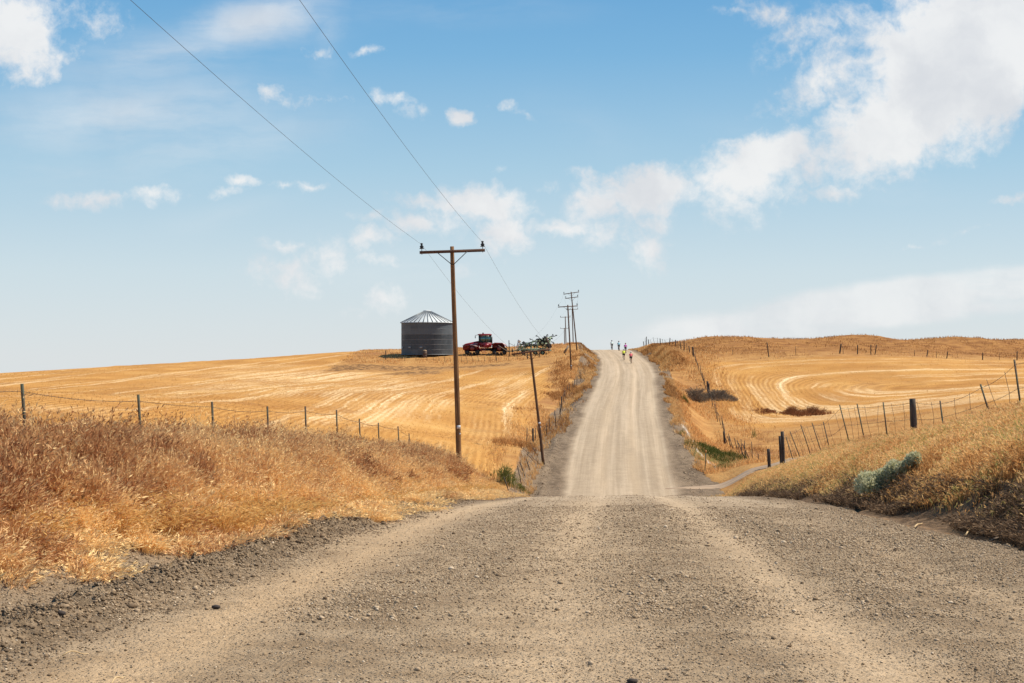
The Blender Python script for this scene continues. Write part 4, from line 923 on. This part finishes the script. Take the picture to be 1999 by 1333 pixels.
# right roadside fence climbing the far hill
L = []
for bpx, tpx, tpy, Y, k in [(1481,1480,886,95,'stake'),(1469,1467,862,97.5,'steel'),(1465,1449,866,99,'stake'),(1456,1441,864,101,'stake')]: L.append((*stand(bpx, tpx, tpy, Y), k, M_POST))
for Y in np.arange(103, 200, 2.6):
    w = np.interp(Y, [103, 127, 163, 200], [9.0, 9.3, 9.2, 9.3]) + random.uniform(-.1, .1); X = float(road_x(w, Y)); z = float(land(X, Y))
    L.append(((X, Y, z), (X - random.uniform(.0, .4), Y + random.uniform(-.15, .15), z + random.uniform(1.0, 1.3)), 'stake', M_POST))
for Y in (163, 165, 200):
    X = float(road_x(9.25, Y)); z = float(land(X, Y)); L.append(((X, Y, z), (X - .05, Y, z + (1.45 if Y == 200 else 1.3)), 'stout', M_POST))
L.sort(key=lambda q: q[0][1])
for Y in np.arange(205, 276, 4.2):
    w = np.interp(Y, [200, 240, 276], [9.3, 7.6, 6.2]); X = float(road_x(w, Y)); z = float(land(X, Y)); k = random.random() < .4
    L.append(((X, Y, z), (X + random.uniform(-.3, .1), Y, z + random.uniform(1.0, 1.45)), 'wood' if k else 'stake', M_POST))
b, t = stand(1262, 1262, 657, 262); L.append((b, t, 'wood', M_POST))
fence('wire_fence', 'long wire fence of close dark stakes climbing beside the right edge of the far road', L[:-1], (.9, .5), .03, .007, False)
fence('post_pair', 'pair of tall dark posts on the skyline right of the crest', [L[-1], (*stand(1259.5, 1259.5, 659, 262), 'stake', M_POST)], (.6,), 0, .01, False)
b, t = stand(1415, 1413, 842, 127); root = thing('wooden_post', 'short stout black post beside the stake fence above the green reeds', 'post', b)
post_mesh((0, 0, 0), Vector(t) - Vector(b), 'stout').build('post_shaft', M_POST, root, True)
# fence along the top of the right field
L = []
for bpx, tpx, tpy, Y, k in [(1430,1430,682,206,'stake'),(1501,1497,668,201,'wood'),(1553,1553,676,201,'stake'),(1639,1642,671,201,'stout'),(1646,1645.5,675,201,'stake'),(1674,1674,673,201,'wood'),(1700,1700,672.5,201,'wood'),(1708,1711,673,201,'wood'),(1785,1785,683,200,'stake'),(1809,1811.5,683,200,'wood'),(1828,1828,686,199,'stake'),(1848,1850,686,198,'wood'),(1918,1918.5,688,197,'wood'),(1950.5,1950.5,690,197,'stake'),(1985,1985.5,685.5,197,'wood'),(2050,2051,688,197,'wood')]:
    L.append((*stand(bpx, tpx, tpy, Y), k, M_POST))
fence('wire_fence', 'sparse fence of dark posts between the right stubble field and the mounds', L, (.85, .5), .02, .005, False)
# marker post
b, t = stand(1375.5, 1378, 879, 94.5); root = thing('marker_post', 'slim dark green marker post with orange top at the turn-off', 'post', b); tv = Vector(t) - Vector(b)
post_mesh((0, 0, 0), tv * .9, 'stake').build('post_shaft', simple('dark_green_paint', (.025, .06, .035), .6), root)
MB().tube([tuple(tv * .9), tuple(tv)], .045, 8).build('reflector', simple('orange_plastic', (.6, .2, .03), .5), root)

# ------------------------------------------------------------------ grain bin
def galv(name, lo, hi, rough, bands=True):
    m, g = new_mat(name); tc = g.n('ShaderNodeTexCoord').outputs['Object']; x, y, z = g.sep(tc)
    ang = g.math('ARCTAN2', y, x)
    cell = g.comb(g.math('FLOOR', g.math('MULTIPLY', ang, 3.2)), g.math('FLOOR', g.math('MULTIPLY', z, 1 / .8)), 0.0)
    wn = g.n('ShaderNodeTexWhiteNoise'); g.put(wn.inputs['Vector'], cell if not bands else g.comb(0.0, g.math('FLOOR', g.math('MULTIPLY', z, 1 / .86)), 0.0))
    wn2 = g.n('ShaderNodeTexWhiteNoise'); g.put(wn2.inputs['Vector'], cell)
    n = g.noise(tc, 3.5, 6, .7)
    f = g.math('ADD', g.math('ADD', g.math('MULTIPLY', wn.outputs[0], .5), g.math('MULTIPLY', wn2.outputs[0], .2)), g.math('MULTIPLY', n, .5))
    c = g.mix(g.ss(f, .25, .95), lo, hi)
    g.put(g.b.inputs['Base Color'], c); g.b.inputs['Metallic'].default_value = .3; g.b.inputs['Roughness'].default_value = rough
    return m
def grain_bin():
    Y = 240.0; X = px2x(834, Y); z0 = float(land(X, Y)) - .1; Rr = 4.35; H = py2z(630, Y) - z0; Ht = py2z(606, Y) - z0
    root = thing('grain_bin', 'round corrugated steel grain bin with a pale ribbed conical roof on the farmyard', 'grain bin', (X, Y, z0))
    prof = []
    for z in np.arange(0, H, .1): prof += [(Rr, z), (Rr + .022, z + .05)]
    prof.append((Rr, H))
    MB().lathe(prof, 72).build('wall', galv('galvanised_wall', (.044, .051, .057), (.125, .142, .154), .6), root, False)
    sm = MB()
    for zz in np.arange(.86, H - .2, .86): sm.lathe([(Rr + .02, zz - .03), (Rr + .045, zz), (Rr + .02, zz + .03)], 72)
    sm.build('wall_seams', simple('dark_zinc', (.2, .2, .205), .6, .5), root)
    m = galv('galvanised_roof', (.52, .545, .54), (.66, .69, .68), .75, False)
    rf = MB().lathe([(Rr + .2, H - .06), (Rr + .2, H - .02), (Rr + .12, H + .06), (.62, Ht - .12), (.62, Ht - .06)], 72).build('roof', m, root)
    rb = MB()
    for i in range(36):
        a = (i + .5) / 36 * 2 * math.pi; c, s = math.cos(a), math.sin(a)
        rb.bar(((Rr + .18) * c, (Rr + .18) * s, H + .05), (.62 * c, .62 * s, Ht - .09), .07, .13)
    rb.build('roof_ribs', simple('dark_galvanised_rib', (.2, .215, .22), .55, .4), rf)
    m.node_tree.nodes['Principled BSDF'].inputs['Metallic'].default_value = .05
    cp = MB().lathe([(.66, Ht - .14), (.66, Ht - .02), (.5, Ht + .04), (0, Ht + .1)], 24).build('roof_cap', m, root)
    # small access hatch and base angle
    MB().lathe([(Rr + .02, 0), (Rr + .1, 0), (Rr + .1, .12), (Rr + .02, .14)], 72).build('base_ring', simple('base_zinc', (.16, .17, .18), .6, .4), root)
    for i in range(3):
        a = R(-100 - i * 28)
        MB().box((math.cos(a) * (Rr + .06), math.sin(a) * (Rr + .06), 1.25), (.1, .45, .25), Quaternion((0, 0, 1), a)).build('vent_cover', simple('vent_zinc', (.4, .41, .42), .5, .5), root)
    dx, dy = px2x(829.5, 235) , 235 - .2
    dz = float(land(dx, dy)); d = thing('rusty_drum', 'rusty brown drum with tan top standing against the grain bin', 'drum', (dx, dy, dz - .05))
    pr = [(.0, 0), (.33, 0), (.35, .03)]
    for q in (.35, .75): pr += [(.34, q - .03), (.365, q), (.34, q + .03)]
    pr += [(.35, 1.17), (.33, 1.2)]
    MB().lathe(pr, 20).build('body', simple('rust', (.15, .085, .05), .8, 0, c2=(.06, .045, .04)), d, True)
    MB().lathe([(.335, 1.18), (.335, 1.24), (.2, 1.32), (0, 1.34)], 20).build('lid', simple('tan_lid', (.42, .28, .15), .8), d, True)
grain_bin()

# ------------------------------------------------------------------ tractor (articulated, on four rubber tracks)
def paint(name, c, rough=.35):
    m, g = new_mat(name); tc = g.n('ShaderNodeTexCoord').outputs['Object']
    n = g.noise(tc, 2.2, 6, .65)
    g.put(g.b.inputs['Base Color'], g.mix(g.math('MULTIPLY', g.ss(n, .45, .75), .45), c, (.30, .21, .14)))
    g.b.inputs['Roughness'].default_value = rough; g.b.inputs['Coat Weight'].default_value = .2
    return m
M_RED = paint('dusty_red_paint', (.30, .012, .022)); M_DRED = paint('dark_red_paint', (.14, .008, .014)); M_RUB = simple('track_rubber', (.012, .012, .013), .8)
m, g = new_mat('cab_glass'); g.b.inputs['Base Color'].default_value = (.10, .22, .20, 1); g.b.inputs['Roughness'].default_value = .08; g.b.inputs['Transmission Weight'].default_value = .75; M_GLASS = m
M_CREAM = simple('pale_decal', (.55, .45, .45), .5); M_BLK = simple('black_trim', (.015, .015, .017), .55); M_TAN = simple('tan_hose', (.42, .33, .24), .7)
def belt(cx, y0, y1, parent):
    # triangular track: big drive wheel on top, two idlers on the ground
    cs = [(cx - .82, .36, .36), (cx + .82, .36, .36), (cx, 1.02, .44)]
    pts = []
    for k, (x, z, r) in enumerate(cs):
        a0, a1 = [(210, 300), (240, 330), (35, 145)][k] if k < 2 else (35, 145)
        if k == 0: a0, a1 = 145, 270
        if k == 1: a0, a1 = -90, 35
        pts.append([(x + r * math.cos(R(a)), z + r * math.sin(R(a))) for a in np.linspace(a0, a1, 8)])
    out = pts[0] + pts[1] + pts[2]; c = np.array([cx, .55]); inn = [tuple(c + (np.array(p) - c) * .93) for p in out]
    n = len(out); b = MB()
    v = [(x, y0, z) for x, z in out] + [(x, y1, z) for x, z in out] + [(x, y0, z) for x, z in inn] + [(x, y1, z) for x, z in inn]; f = []
    for i in range(n):
        j = (i + 1) % n; f += [(i, j, n + j, n + i), (2 * n + j, 2 * n + i, 3 * n + i, 3 * n + j), (i, 2 * n + i, 2 * n + j, j), (n + j, 3 * n + j, 3 * n + i, n + i)]
    b.add(v, f)
    for i in range(n):                                    # tread bars
        p = np.array(out[i]); d = (p - c) / np.linalg.norm(p - c); b.bar((p[0] + d[0] * .02, y0, p[1] + d[1] * .02), (p[0] + d[0] * .02, y1, p[1] + d[1] * .02), .06, .09)
    t = b.build('track', M_RUB, parent)
    for x, z, r in cs + [(cx - .28, .22, .2), (cx + .28, .22, .2)]:
        MB().lathe([(0, -.02), (r * .5, -.02), (r * .9, .05), (r * .93, .3), (r * .9, .55), (0, .6)], 20, (x, min(y0, y1) + .06, z), 'y').build('roller', M_DRED if r > .4 else M_BLK, t, True)
def tractor():
    Y = 239.0; X = px2x(904, Y); zs = [float(land(X + k, Y)) for k in (1.5, 4, 6)]; z0 = sum(zs) / 3 + .02
    root = thing('tractor', 'large dark red articulated tracked tractor parked facing left beside the grain bin', 'tractor', (X, Y, z0))
    MB().prism([(.02, .72), (0, 1.3), (.08, 1.62), (.4, 1.8), (1.5, 2.05), (2.62, 2.28), (2.72, 2.2), (2.72, .8), (1.6, .66)], -.52, .52).build('hood', M_RED, root)
    MB().prism([(.3, 1.42), (2.5, 1.92), (2.5, 1.78), (.3, 1.3)], -.535, -.515).build('hood_stripe', M_CREAM, root)
    MB().prism([(-.03, .85), (-.03, 1.5), (.03, 1.5), (.03, .85)], -.45, .45).build('grille', M_BLK, root)
    for s in (-1, 1):
        MB().prism([(.15, 1.18), (.25, 1.46), (1.0, 1.6), (2.0, 1.52), (2.72, 1.32), (2.72, 1.22), (2.0, 1.42), (1.0, 1.5), (.35, 1.38), (.25, 1.18)], s * .6, s * 1.62).build('fender', M_DRED, root)
        MB().prism([(4.95, 1.62), (5.3, 1.98), (6.6, 1.94), (7.2, 1.62), (7.48, 1.2), (7.38, 1.16), (7.05, 1.54), (6.5, 1.84), (5.35, 1.86), (5.05, 1.56)], s * .5, s * 1.62).build('fender', M_RED, root)
        for cx in (1.55, 6.1): belt(cx, s * .95, s * 1.65, root)
    # chassis, articulation joint and rear body
    MB().box((1.7, 0, .75), (2.9, 1.0, .5)).box((6.0, 0, .8), (2.8, 1.0, .6)).tube([(3.0, 0, .85), (4.9, 0, .85)], .24, 10).build('chassis', M_BLK, root)
    MB().prism([(4.9, .8), (4.85, 1.5), (5.0, 1.9), (6.7, 1.9), (7.0, 1.5), (7.1, .9)], -.5, .5).build('rear_body', M_DRED, root)
    MB().bar((5.95, -1.67, 1.52), (7.55, -1.67, .45), .09, .12).build('tool_bar', M_TAN, root)
    MB().box((7.45, 0, .6), (.5, .9, .12)).bar((7.3, .35, .7), (7.9, .05, .45), .1).bar((7.3, -.35, .7), (7.9, -.05, .45), .1).build('drawbar', M_BLK, root)
    # cab
    lo, hi = 1.85, 3.22
    cb = MB().prism([(2.85, 1.2), (2.66, 1.75), (2.62, 1.98), (4.78, 1.98), (4.8, 1.3), (4.2, 1.1)], -.85, .85).build('cab_base', M_RED, root)
    gl = MB().prism([(2.74, 1.96), (2.68, hi), (4.72, hi), (4.76, 1.96)], -.82, .82).build('cab_glass', M_GLASS, root)
    fr = MB()
    for s in (-1, 1):
        for xa, xb in ((2.7, 2.66), (3.72, 3.74), (4.76, 4.72)): fr.bar((xa, s * .83, 1.95), (xb, s * .83, hi), .09)
        fr.bar((2.7, s * .83, 1.99), (4.76, s * .83, 1.99), .07)
    fr.build('cab_frame', M_BLK, root)
    MB().prism([(2.42, 3.24), (2.5, 3.38), (2.8, 3.45), (4.6, 3.45), (4.82, 3.38), (4.82, 3.22)], -.95, .95).build('cab_roof', M_RED, root)
    st = MB().box((3.9, 0, 2.2), (.5, .5, .14)).box((4.15, 0, 2.6), (.14, .5, .8)).build('seat', M_BLK, root)
    MB().lathe([(.0, 0), (.13, 0), (.13, .1), (.1, .22), (0, .26)], 12, (3.35, .2, 3.44)).build('beacon', M_BLK, root, True)
    for s in (-1, 1):
        a = MB().bar((2.5, s * .9, 3.3), (2.05, s * 1.25, 3.2), .03).bar((2.05, s * 1.25, 3.2), (2.05, s * 1.25, 2.75), .03).build('mirror_arm', M_BLK, root)
        MB().box((2.05, s * 1.25, 2.9), (.06, .2, .36)).build('mirror', M_BLK, a)
    ld = MB()
    for x in (3.2, 3.75): ld.bar((x, -1.3, .35), (x - .12, -.95, 1.75), .05)
    for k in range(5):
        t = k / 4.3; ld.box((3.47 - .12 * t, -1.3 + .35 * t, .38 + 1.36 * t), (.58, .2, .05))
    ld.bar((3.2, -1.3, .5), (2.4, -1.2, 1.5), .045).bar((3.75, -1.25, 1.1), (4.2, -.95, 1.4), .05).build('ladder', paint('pinkish_red_rail', (.42, .06, .07)), root)
    MB().tube([(4.86, .55, 1.6), (4.86, .55, 3.0)], .07, 10).build('exhaust_stack', M_BLK, root)
    MB().box((3.9, -.9, 1.5), (.9, .35, .5)).build('fuel_tank', M_RED, root)
    for k in (-.3, .3): MB().box((-.05, k, 1.55), (.06, .22, .12)).build('headlight', M_CREAM, root)
tractor()

# ------------------------------------------------------------------ folded cultivator
def cultivator():
    Y = 238.0; X0 = px2x(1003, Y); W = px2x(1081, Y) - X0; z0 = float(land(X0 + W / 2, Y))
    M_GRN = simple('faded_green_paint', (.46, .56, .36), .6, c2=(.22, .29, .17)); M_WHT = simple('white_paint', (.75, .76, .75), .5)
    root = thing('cultivator', 'pale green folding cultivator with black shanks and stacked tyres parked behind the leaning pole', 'farm implement', (X0, Y, z0))
    fr = MB()
    for y in (-1.4, 0, 1.4): fr.bar((.3, y, .75), (6.2, y, .75), .14, .12)
    for x in (.6, 1.9, 3.2, 4.5, 5.8): fr.bar((x, -1.5, .75), (x, 1.5, .75), .12, .12)
    fr.bar((.3, 0, .75), (-1.2, 0, .5), .12, .16).bar((.3, .9, .75), (-1.0, 0, .5), .1, .14).bar((.3, -.9, .75), (-1.0, 0, .5), .1, .14)
    fr.build('main_frame', M_GRN, root)
    for s in (-1, 1):                                     # wings folded up over the frame
        wg = MB(); tilt = .5 * s
        def q(x, u): return (x, s * (1.5 - .45 * u), .85 + u * (.30 + .16 * x))
        for u in (.1, .85, 1.6): wg.bar(q(.5 + u * .3, u), q(6.1 - .1 * u, u), .22, .2)
        for x in (.8, 1.8, 2.8, 3.8, 4.8, 5.8): wg.bar(q(x, 0), q(x + .35, 1.65), .17, .15)
        for x in (1.2, 3.2, 5.0): wg.bar(q(x, 0), q(x + 1.3, 1.6), .12, .12)
        wing = wg.build('folded_wing', M_GRN, root)
        sh = MB()
        for x in np.arange(1.2, 6.2, .55):
            for u in (.5, 1.05, 1.6):
                p = np.array(q(x + random.uniform(-.1, .1), u)); k = random.uniform(-.12, .12)
                m = random.uniform(.5, 1.15) * (1 if random.random() < .6 else -.6); k *= 3
                sh.tube([p, p + (.1 + k, s * .1, .25 * m), p + (.3 + k * 1.6, s * .15, .42 * m), p + (.2 + k * 2.5, s * .2, .62 * m)], [.065, .065, .06, .045], 5)
                sh.box(tuple(p + (.2 + k * 2.5, s * .2, .62 * m)), (.3, .08, .16), Quaternion((0, 1, 0), random.uniform(-1, 1)))
        sh.build('shanks', M_BLK, wing)
    def tyre(x, y, z, r, ax='y'):
        w = MB().lathe([(r * .55, -.12), (r * .9, -.13), (r, -.08), (r, .08), (r * .9, .13), (r * .55, .12), (r * .55, -.12)], 20, (x, y, z), ax).build('tyre', M_RUB, root, True)
        MB().lathe([(0, -.06), (r * .56, -.09), (r * .56, .09), (0, .06)], 14, (x, y, z), ax).build('rim', M_GRN, w, True)
    for x, y, z, r in ((4.75, -1.75, 1.95, .46), (5.2, -1.8, 2.55, .42), (4.3, -1.75, 2.35, .40), (5.85, -1.7, 1.5, .42), (5.2, 1.5, 2.2, .45), (4.4, 1.5, 1.9, .42)): tyre(x, y, z, r)
    for x in (1.6, 3.6, 4.8):
        for y in (-1.2, 1.2): tyre(x, y, .34, .36)
    MB().bar((5.35, -1.85, 2.9), (6.05, -1.85, 1.2), .34, .3).build('hydraulic_ram', simple('muddy_brown', (.12, .08, .05), .8), root)
    MB().tube([(.55, -1.6, 1.1), (.85, -1.6, 2.15)], .2, 10).tube([(.85, -1.6, 2.1), (.98, -1.6, 2.5)], .28, 10).build('white_hose_reel', M_WHT, root, True)
    hr = MB()
    for k in range(9):                                    # trailing harrow tines along the front edge
        x = .5 + k * .65; hr.bar((x, -1.9, .75), (x + .12, -2.1, .3), .05).bar((x, -1.9, .62), (x + .5, -1.9, .62), .06)
    hr.bar((.2, -1.9, .68), (6.3, -1.9, .68), .08).build('harrow', M_BLK, root)
    pl = MB()
    for x, z in ((.35, .95), (1.0, .72), (6.0, 1.1)): pl.box((x, -1.97, z), (.18, .04, .18))
    pl.build('reflector_plates', M_WHT, root)
    cn = MB()
    for k in range(7):
        x = 1.0 + k * .75; cn.tube([(x, -1.55, 1.3), (x + .4, -1.6, 1.9 + .2 * math.sin(k * 2.)), (x + .8, -1.55, 1.35)], .035, 5)
    cn.build('hydraulic_hoses', M_BLK, root)
cultivator()
# leaning board on the mound
b = (px2x(1101, 232), 232.0, float(land(px2x(1101, 232), 232.0)))
root = thing('leaning_board', 'weathered grey board lying aslant on the mound behind the hill pole', 'board', b)
MB().bar((0, 0, .1), (.75, .4, 1.35), .32, .08).build('plank', M_TWIG, root)

# ------------------------------------------------------------------ cyclists
SKIN = simple('skin', (.50, .29, .19), .6, var=.1)
def skinned(name, verts, edges, radii, mat, parent):
    me = bpy.data.meshes.new(name); me.from_pydata(verts, edges, []); me.materials.append(mat)
    o = bpy.data.objects.new(name, me); COL.objects.link(o); o.parent = parent
    md = o.modifiers.new('skin', 'SKIN'); md.use_smooth_shade = True
    for sv, r in zip(me.skin_vertices[0].data, radii): sv.radius = (r, r) if not isinstance(r, tuple) else r
    me.skin_vertices[0].data[0].use_root = True
    o.modifiers.new('sub', 'SUBSURF').levels = 1; o.modifiers['sub'].render_levels = 2
    return o
M_BFRAME = simple('bike_frame', (.05, .05, .055), .4); M_BW = simple('bike_white', (.7, .7, .7), .4); M_SHOE = simple('shoe', (.06, .06, .065), .5); M_SHORT = simple('black_lycra', (.012, .012, .014), .7)
def bicycle(label, X, Y, z, yaw, slope, mat):
    mtx = Matrix.Translation((X, Y, z)) @ Matrix.Rotation(yaw, 4, 'Z') @ Matrix.Rotation(slope, 4, 'X')
    root = thing('bicycle', label, 'bicycle', group='bicycles climbing the far hill', mat=mtx)
    fr = MB(); B = (0, 0, .28); S = (0, -.17, .80); Hd = (0, .42, .82); FA = (0, .58, .34); RA = (0, -.42, .34)
    for a, b in ((B, S), (S, Hd), (B, (0, .44, .70)), (S, RA), (B, RA)): fr.tube([a, b], .018, 8)
    fr.build('frame', mat, root); MB().tube([Hd, (0, .45, .68), FA], .018, 8).build('fork', mat, root)
    for c in (FA, RA):
        w = MB(); th = np.linspace(0, 2 * np.pi, 33); w.tube([(0, c[1] + .33 * math.cos(t), c[2] + .33 * math.sin(t)) for t in th], .02, 6, cap=False); w = w.build('wheel', M_RUB, root)
        sp = MB()
        for t in np.linspace(0, np.pi, 9)[:-1]: sp.tube([(0, c[1] + .32 * math.cos(t), c[2] + .32 * math.sin(t)), (0, c[1] - .32 * math.cos(t), c[2] - .32 * math.sin(t))], .003, 3)
        sp.build('spokes', M_IRON, w)
    MB().box((0, -.2, .93), (.13, .26, .04)).tube([(0, -.17, .8), (0, -.19, .92)], .014, 6).build('saddle', M_BLK, root)
    hb = MB().tube([(0, .42, .82), (0, .45, .93), (0, .52, .95)], .015, 6).tube([(-.21, .52, .95), (.21, .52, .95)], .015, 6)
    for s in (-1, 1): hb.tube([(s * .21, .52, .95), (s * .21, .62, .93), (s * .21, .63, .85), (s * .21, .55, .81)], .015, 6)
    hb.build('handlebar', M_BLK, root)
    MB().tube([(-.13, 0, .28), (.13, 0, .28)], .012, 6).bar((.1, 0, .28), (.1, .03, .11), .02).bar((-.1, 0, .28), (-.1, -.03, .45), .02).box((.16, .03, .1), (.1, .1, .02)).box((-.16, -.03, .46), (.1, .1, .02)).build('crank', M_IRON, root)
    return root
def cyclist(label, X, Y, yaw, jersey, helmet, bikelabel, bmat, tall=1.0):
    z = float(road_sheet_z(np.array(X), np.array(Y), road_w(np.array(X), np.array(Y)))) + .02
    slope = math.atan(float(zr(Y + 1) - zr(Y - 1)) / 2)
    bicycle(bikelabel, X, Y, z, yaw, slope, bmat)
    mtx = Matrix.Translation((X, Y, z)) @ Matrix.Rotation(yaw, 4, 'Z') @ Matrix.Rotation(slope, 4, 'X')
    root = thing('person', label, 'person', group='cyclists riding up the far hill', mat=mtx)
    pel = (0, -.18, 1.0); chest = (0, .02, 1.33); neck = (0, .12, 1.50); hdb = (0, .17, 1.60); hdt = (0, .19, 1.72)
    v = [pel, (0, -.10, 1.15), chest, neck, hdb, hdt]; e = [(0, 1), (1, 2), (2, 3), (3, 4), (4, 5)]; r = [.13, .12, .135, .055, .085, .075]
    for s in (-1, 1):
        up = s > 0
        kz, fz, ky = (.52, .12, .22) if up else (.78, .48, .26)
        fy = .02 if up else -.05
        i = len(v); v += [(s * .10, -.16, .95), (s * .11, ky * .9, kz + (.12 if up else 0)), (s * .12, fy, fz + .08), (s * .13, fy + .12, fz - .01)]
        e += [(0, i), (i, i + 1), (i + 1, i + 2), (i + 2, i + 3)]; r += [.10, .065, .042, .04]
        i = len(v); v += [(s * .18, .10, 1.40), (s * .25, .26, 1.18), (s * .215, .50, 1.0), (s * .21, .58, .97)]
        e += [(2, i), (i, i + 1), (i + 1, i + 2), (i + 2, i + 3)]; r += [.062, .045, .033, .035]
    body = skinned('body', v, e, r, SKIN, root)
    jv = [pel, (0, -.10, 1.15), chest, (0, .09, 1.46)]; je = [(0, 1), (1, 2), (2, 3)]; jr = [.145, .145, .165, .08]
    for s in (-1, 1):
        i = len(jv); jv += [(s * .18, .10, 1.40), (s * .235, .21, 1.25)]; je += [(2, i), (i, i + 1)]; jr += [.08, .062]
    skinned('jersey', jv, je, jr, jersey, root)
    sv = [(0, -.19, .98), (0, -.14, 1.08)]; se = [(0, 1)]; sr = [.16, .145]
    for s in (-1, 1):
        up = s > 0; i = len(sv); kz = .64 if up else .78; ky = .2 if up else .24
        sv += [(s * .10, -.16, .94), (s * .108, -.16 + (ky + .16) * .7, .94 + (kz - .94) * .7)]; se += [(0, i), (i, i + 1)]; sr += [.115, .085]
    skinned('shorts', sv, se, sr, M_SHORT, root)
    hm = MB().lathe([(.115, -.02), (.125, .03), (.11, .09), (.07, .13), (0, .145)], 14, (0, .18, 1.66)).build('helmet', helmet, root, True); 
    for s in (-1, 1): MB().box((s * .125, (.07 if s > 0 else .0), (.09 if s > 0 else .45)), (.085, .26, .085)).build('shoe', M_SHOE, root)
    MB().box((0, .275, 1.615), (.03, .03, .035)).build('nose', SKIN, root)
jm = lambda n, c: simple(n, c, .7, var=.1)
cyclist('cyclist in a coral pink jersey riding nearest up the hill', px2x(1231.5, 212), 212, R(-4), jm('coral_jersey', (.75, .12, .14)), jm('white_helmet', (.7, .7, .72)), 'road bike under the coral pink rider', M_BFRAME)
cyclist('cyclist in a fluorescent yellow jersey and white helmet', px2x(1217.5, 224), 224, R(-4), jm('yellow_jersey', (.75, .80, .04)), jm('white_helmet_b', (.75, .75, .75)), 'bike with a pale bag under the yellow rider', M_BW)
cyclist('cyclist in a blue and magenta top just ahead of the yellow rider', px2x(1221, 250), 250, R(-6), jm('magenta_jersey', (.55, .08, .38)), jm('dark_red_helmet', (.25, .03, .04)), 'road bike under the magenta rider', M_BFRAME)
cyclist('cyclist in a light blue jersey on the crest, second from the left', px2x(1208, 262), 262, R(2), jm('light_blue_jersey', (.28, .55, .65)), jm('dark_helmet', (.05, .08, .1)), 'road bike under the light blue rider', M_BFRAME)
cyclist('cyclist in a white jersey farthest left on the crest', px2x(1194.5, 268), 268, R(5), jm('white_jersey', (.62, .72, .68)), jm('dark_helmet_b', (.05, .06, .07)), 'road bike under the white jersey rider', M_BFRAME)

# ------------------------------------------------------------------ litter of sticks and stones
def stick(label, a, b, r, mat, name='stick'):
    o = Vector(a); d = Vector(b) - o; L_ = d.length
    pts = [(d * t + Vector((0, 0, .02 * math.sin(t * 5)))) for t in np.linspace(0, 1, 7)]
    tag(MB().tube([tuple(p) for p in pts], np.linspace(r, r * .6, 7), 6).build(name, mat, loc=a), label, 'stick', 'fallen sticks and straws along the verges')
def gp(px, Y, dz=.03):
    X = px2x(px, Y); return (X, Y, float(max(land(X, Y), road_sheet_z(np.array(X), np.array(Y), road_w(np.array(X), np.array(Y))))) + dz)
a = gp(242, 18.0, .16); b = gp(308, 18.4, .19); stick('thin grey stick resting in the dry grass at the left verge', a, b, .012, M_TWIG)
stick('short pale straw lying at the bottom left of the road', gp(216, 8.2), gp(244, 8.6), .006, M_STRAW, 'straw')
stick('bent straw on the tan track above the bottom left straw', gp(122, 9.3), gp(172, 9.5), .005, M_STRAW, 'straw')
for i, (p0, y0, p1, y1, lb) in enumerate([(1612, 36.5, 1640, 38, 'pale bleached stick below the left end of the sagebrush bank'), (1785, 22.5, 1800, 24.4, 'straw stalk sticking onto the road under the sagebrush'), (1885, 20.6, 1905, 22, 'pale stalk lying on the road edge at the right'), (1935, 19.4, 1975, 19.7, 'dark stick at the road edge near the right frame side'), (640, 26, 660, 27.5, 'dark twig on the left shoulder below the tussocks'), (565, 21.5, 590, 22.6, 'dark twig left of the shoulder ridge'), (740, 31, 762, 33, 'dark twig farther along the left shoulder')]):
    stick(lb, gp(p0, y0), gp(p1, y1), .014, M_TWIG if i >= 3 else M_STRAW)
def rock(label, px, Y, s, mat):
    x, y, z = gp(px, Y, 0); mb = MB(); v = ICO_V * (1 + rng.uniform(-.2, .2, (12, 1))) * np.array([1.2, .9, .6]) * s
    tag(mb.add(v, ICO_F).build('rock', mat, loc=(x, y, z + s * .35)), label, 'rock', 'single larger stones on the road')
M_ROCKD = simple('dark_rock', (.055, .04, .032), .9, scale=30); M_ROCKL = simple('pale_rock', (.42, .33, .23), .9, scale=20)
rock('dark flat stone alone on the tan wheel track at the left', 421, 12.0, .036, M_ROCKD)
rock('dark stone in the lower middle of the road', 1233, 8.1, .03, M_ROCKD)
rock('pale stone on the left shoulder below the grass', 634, 25.5, .09, M_ROCKL)
rock('dark stone on the shoulder ridge near the left edge', 118, 10.7, .045, M_ROCKD)
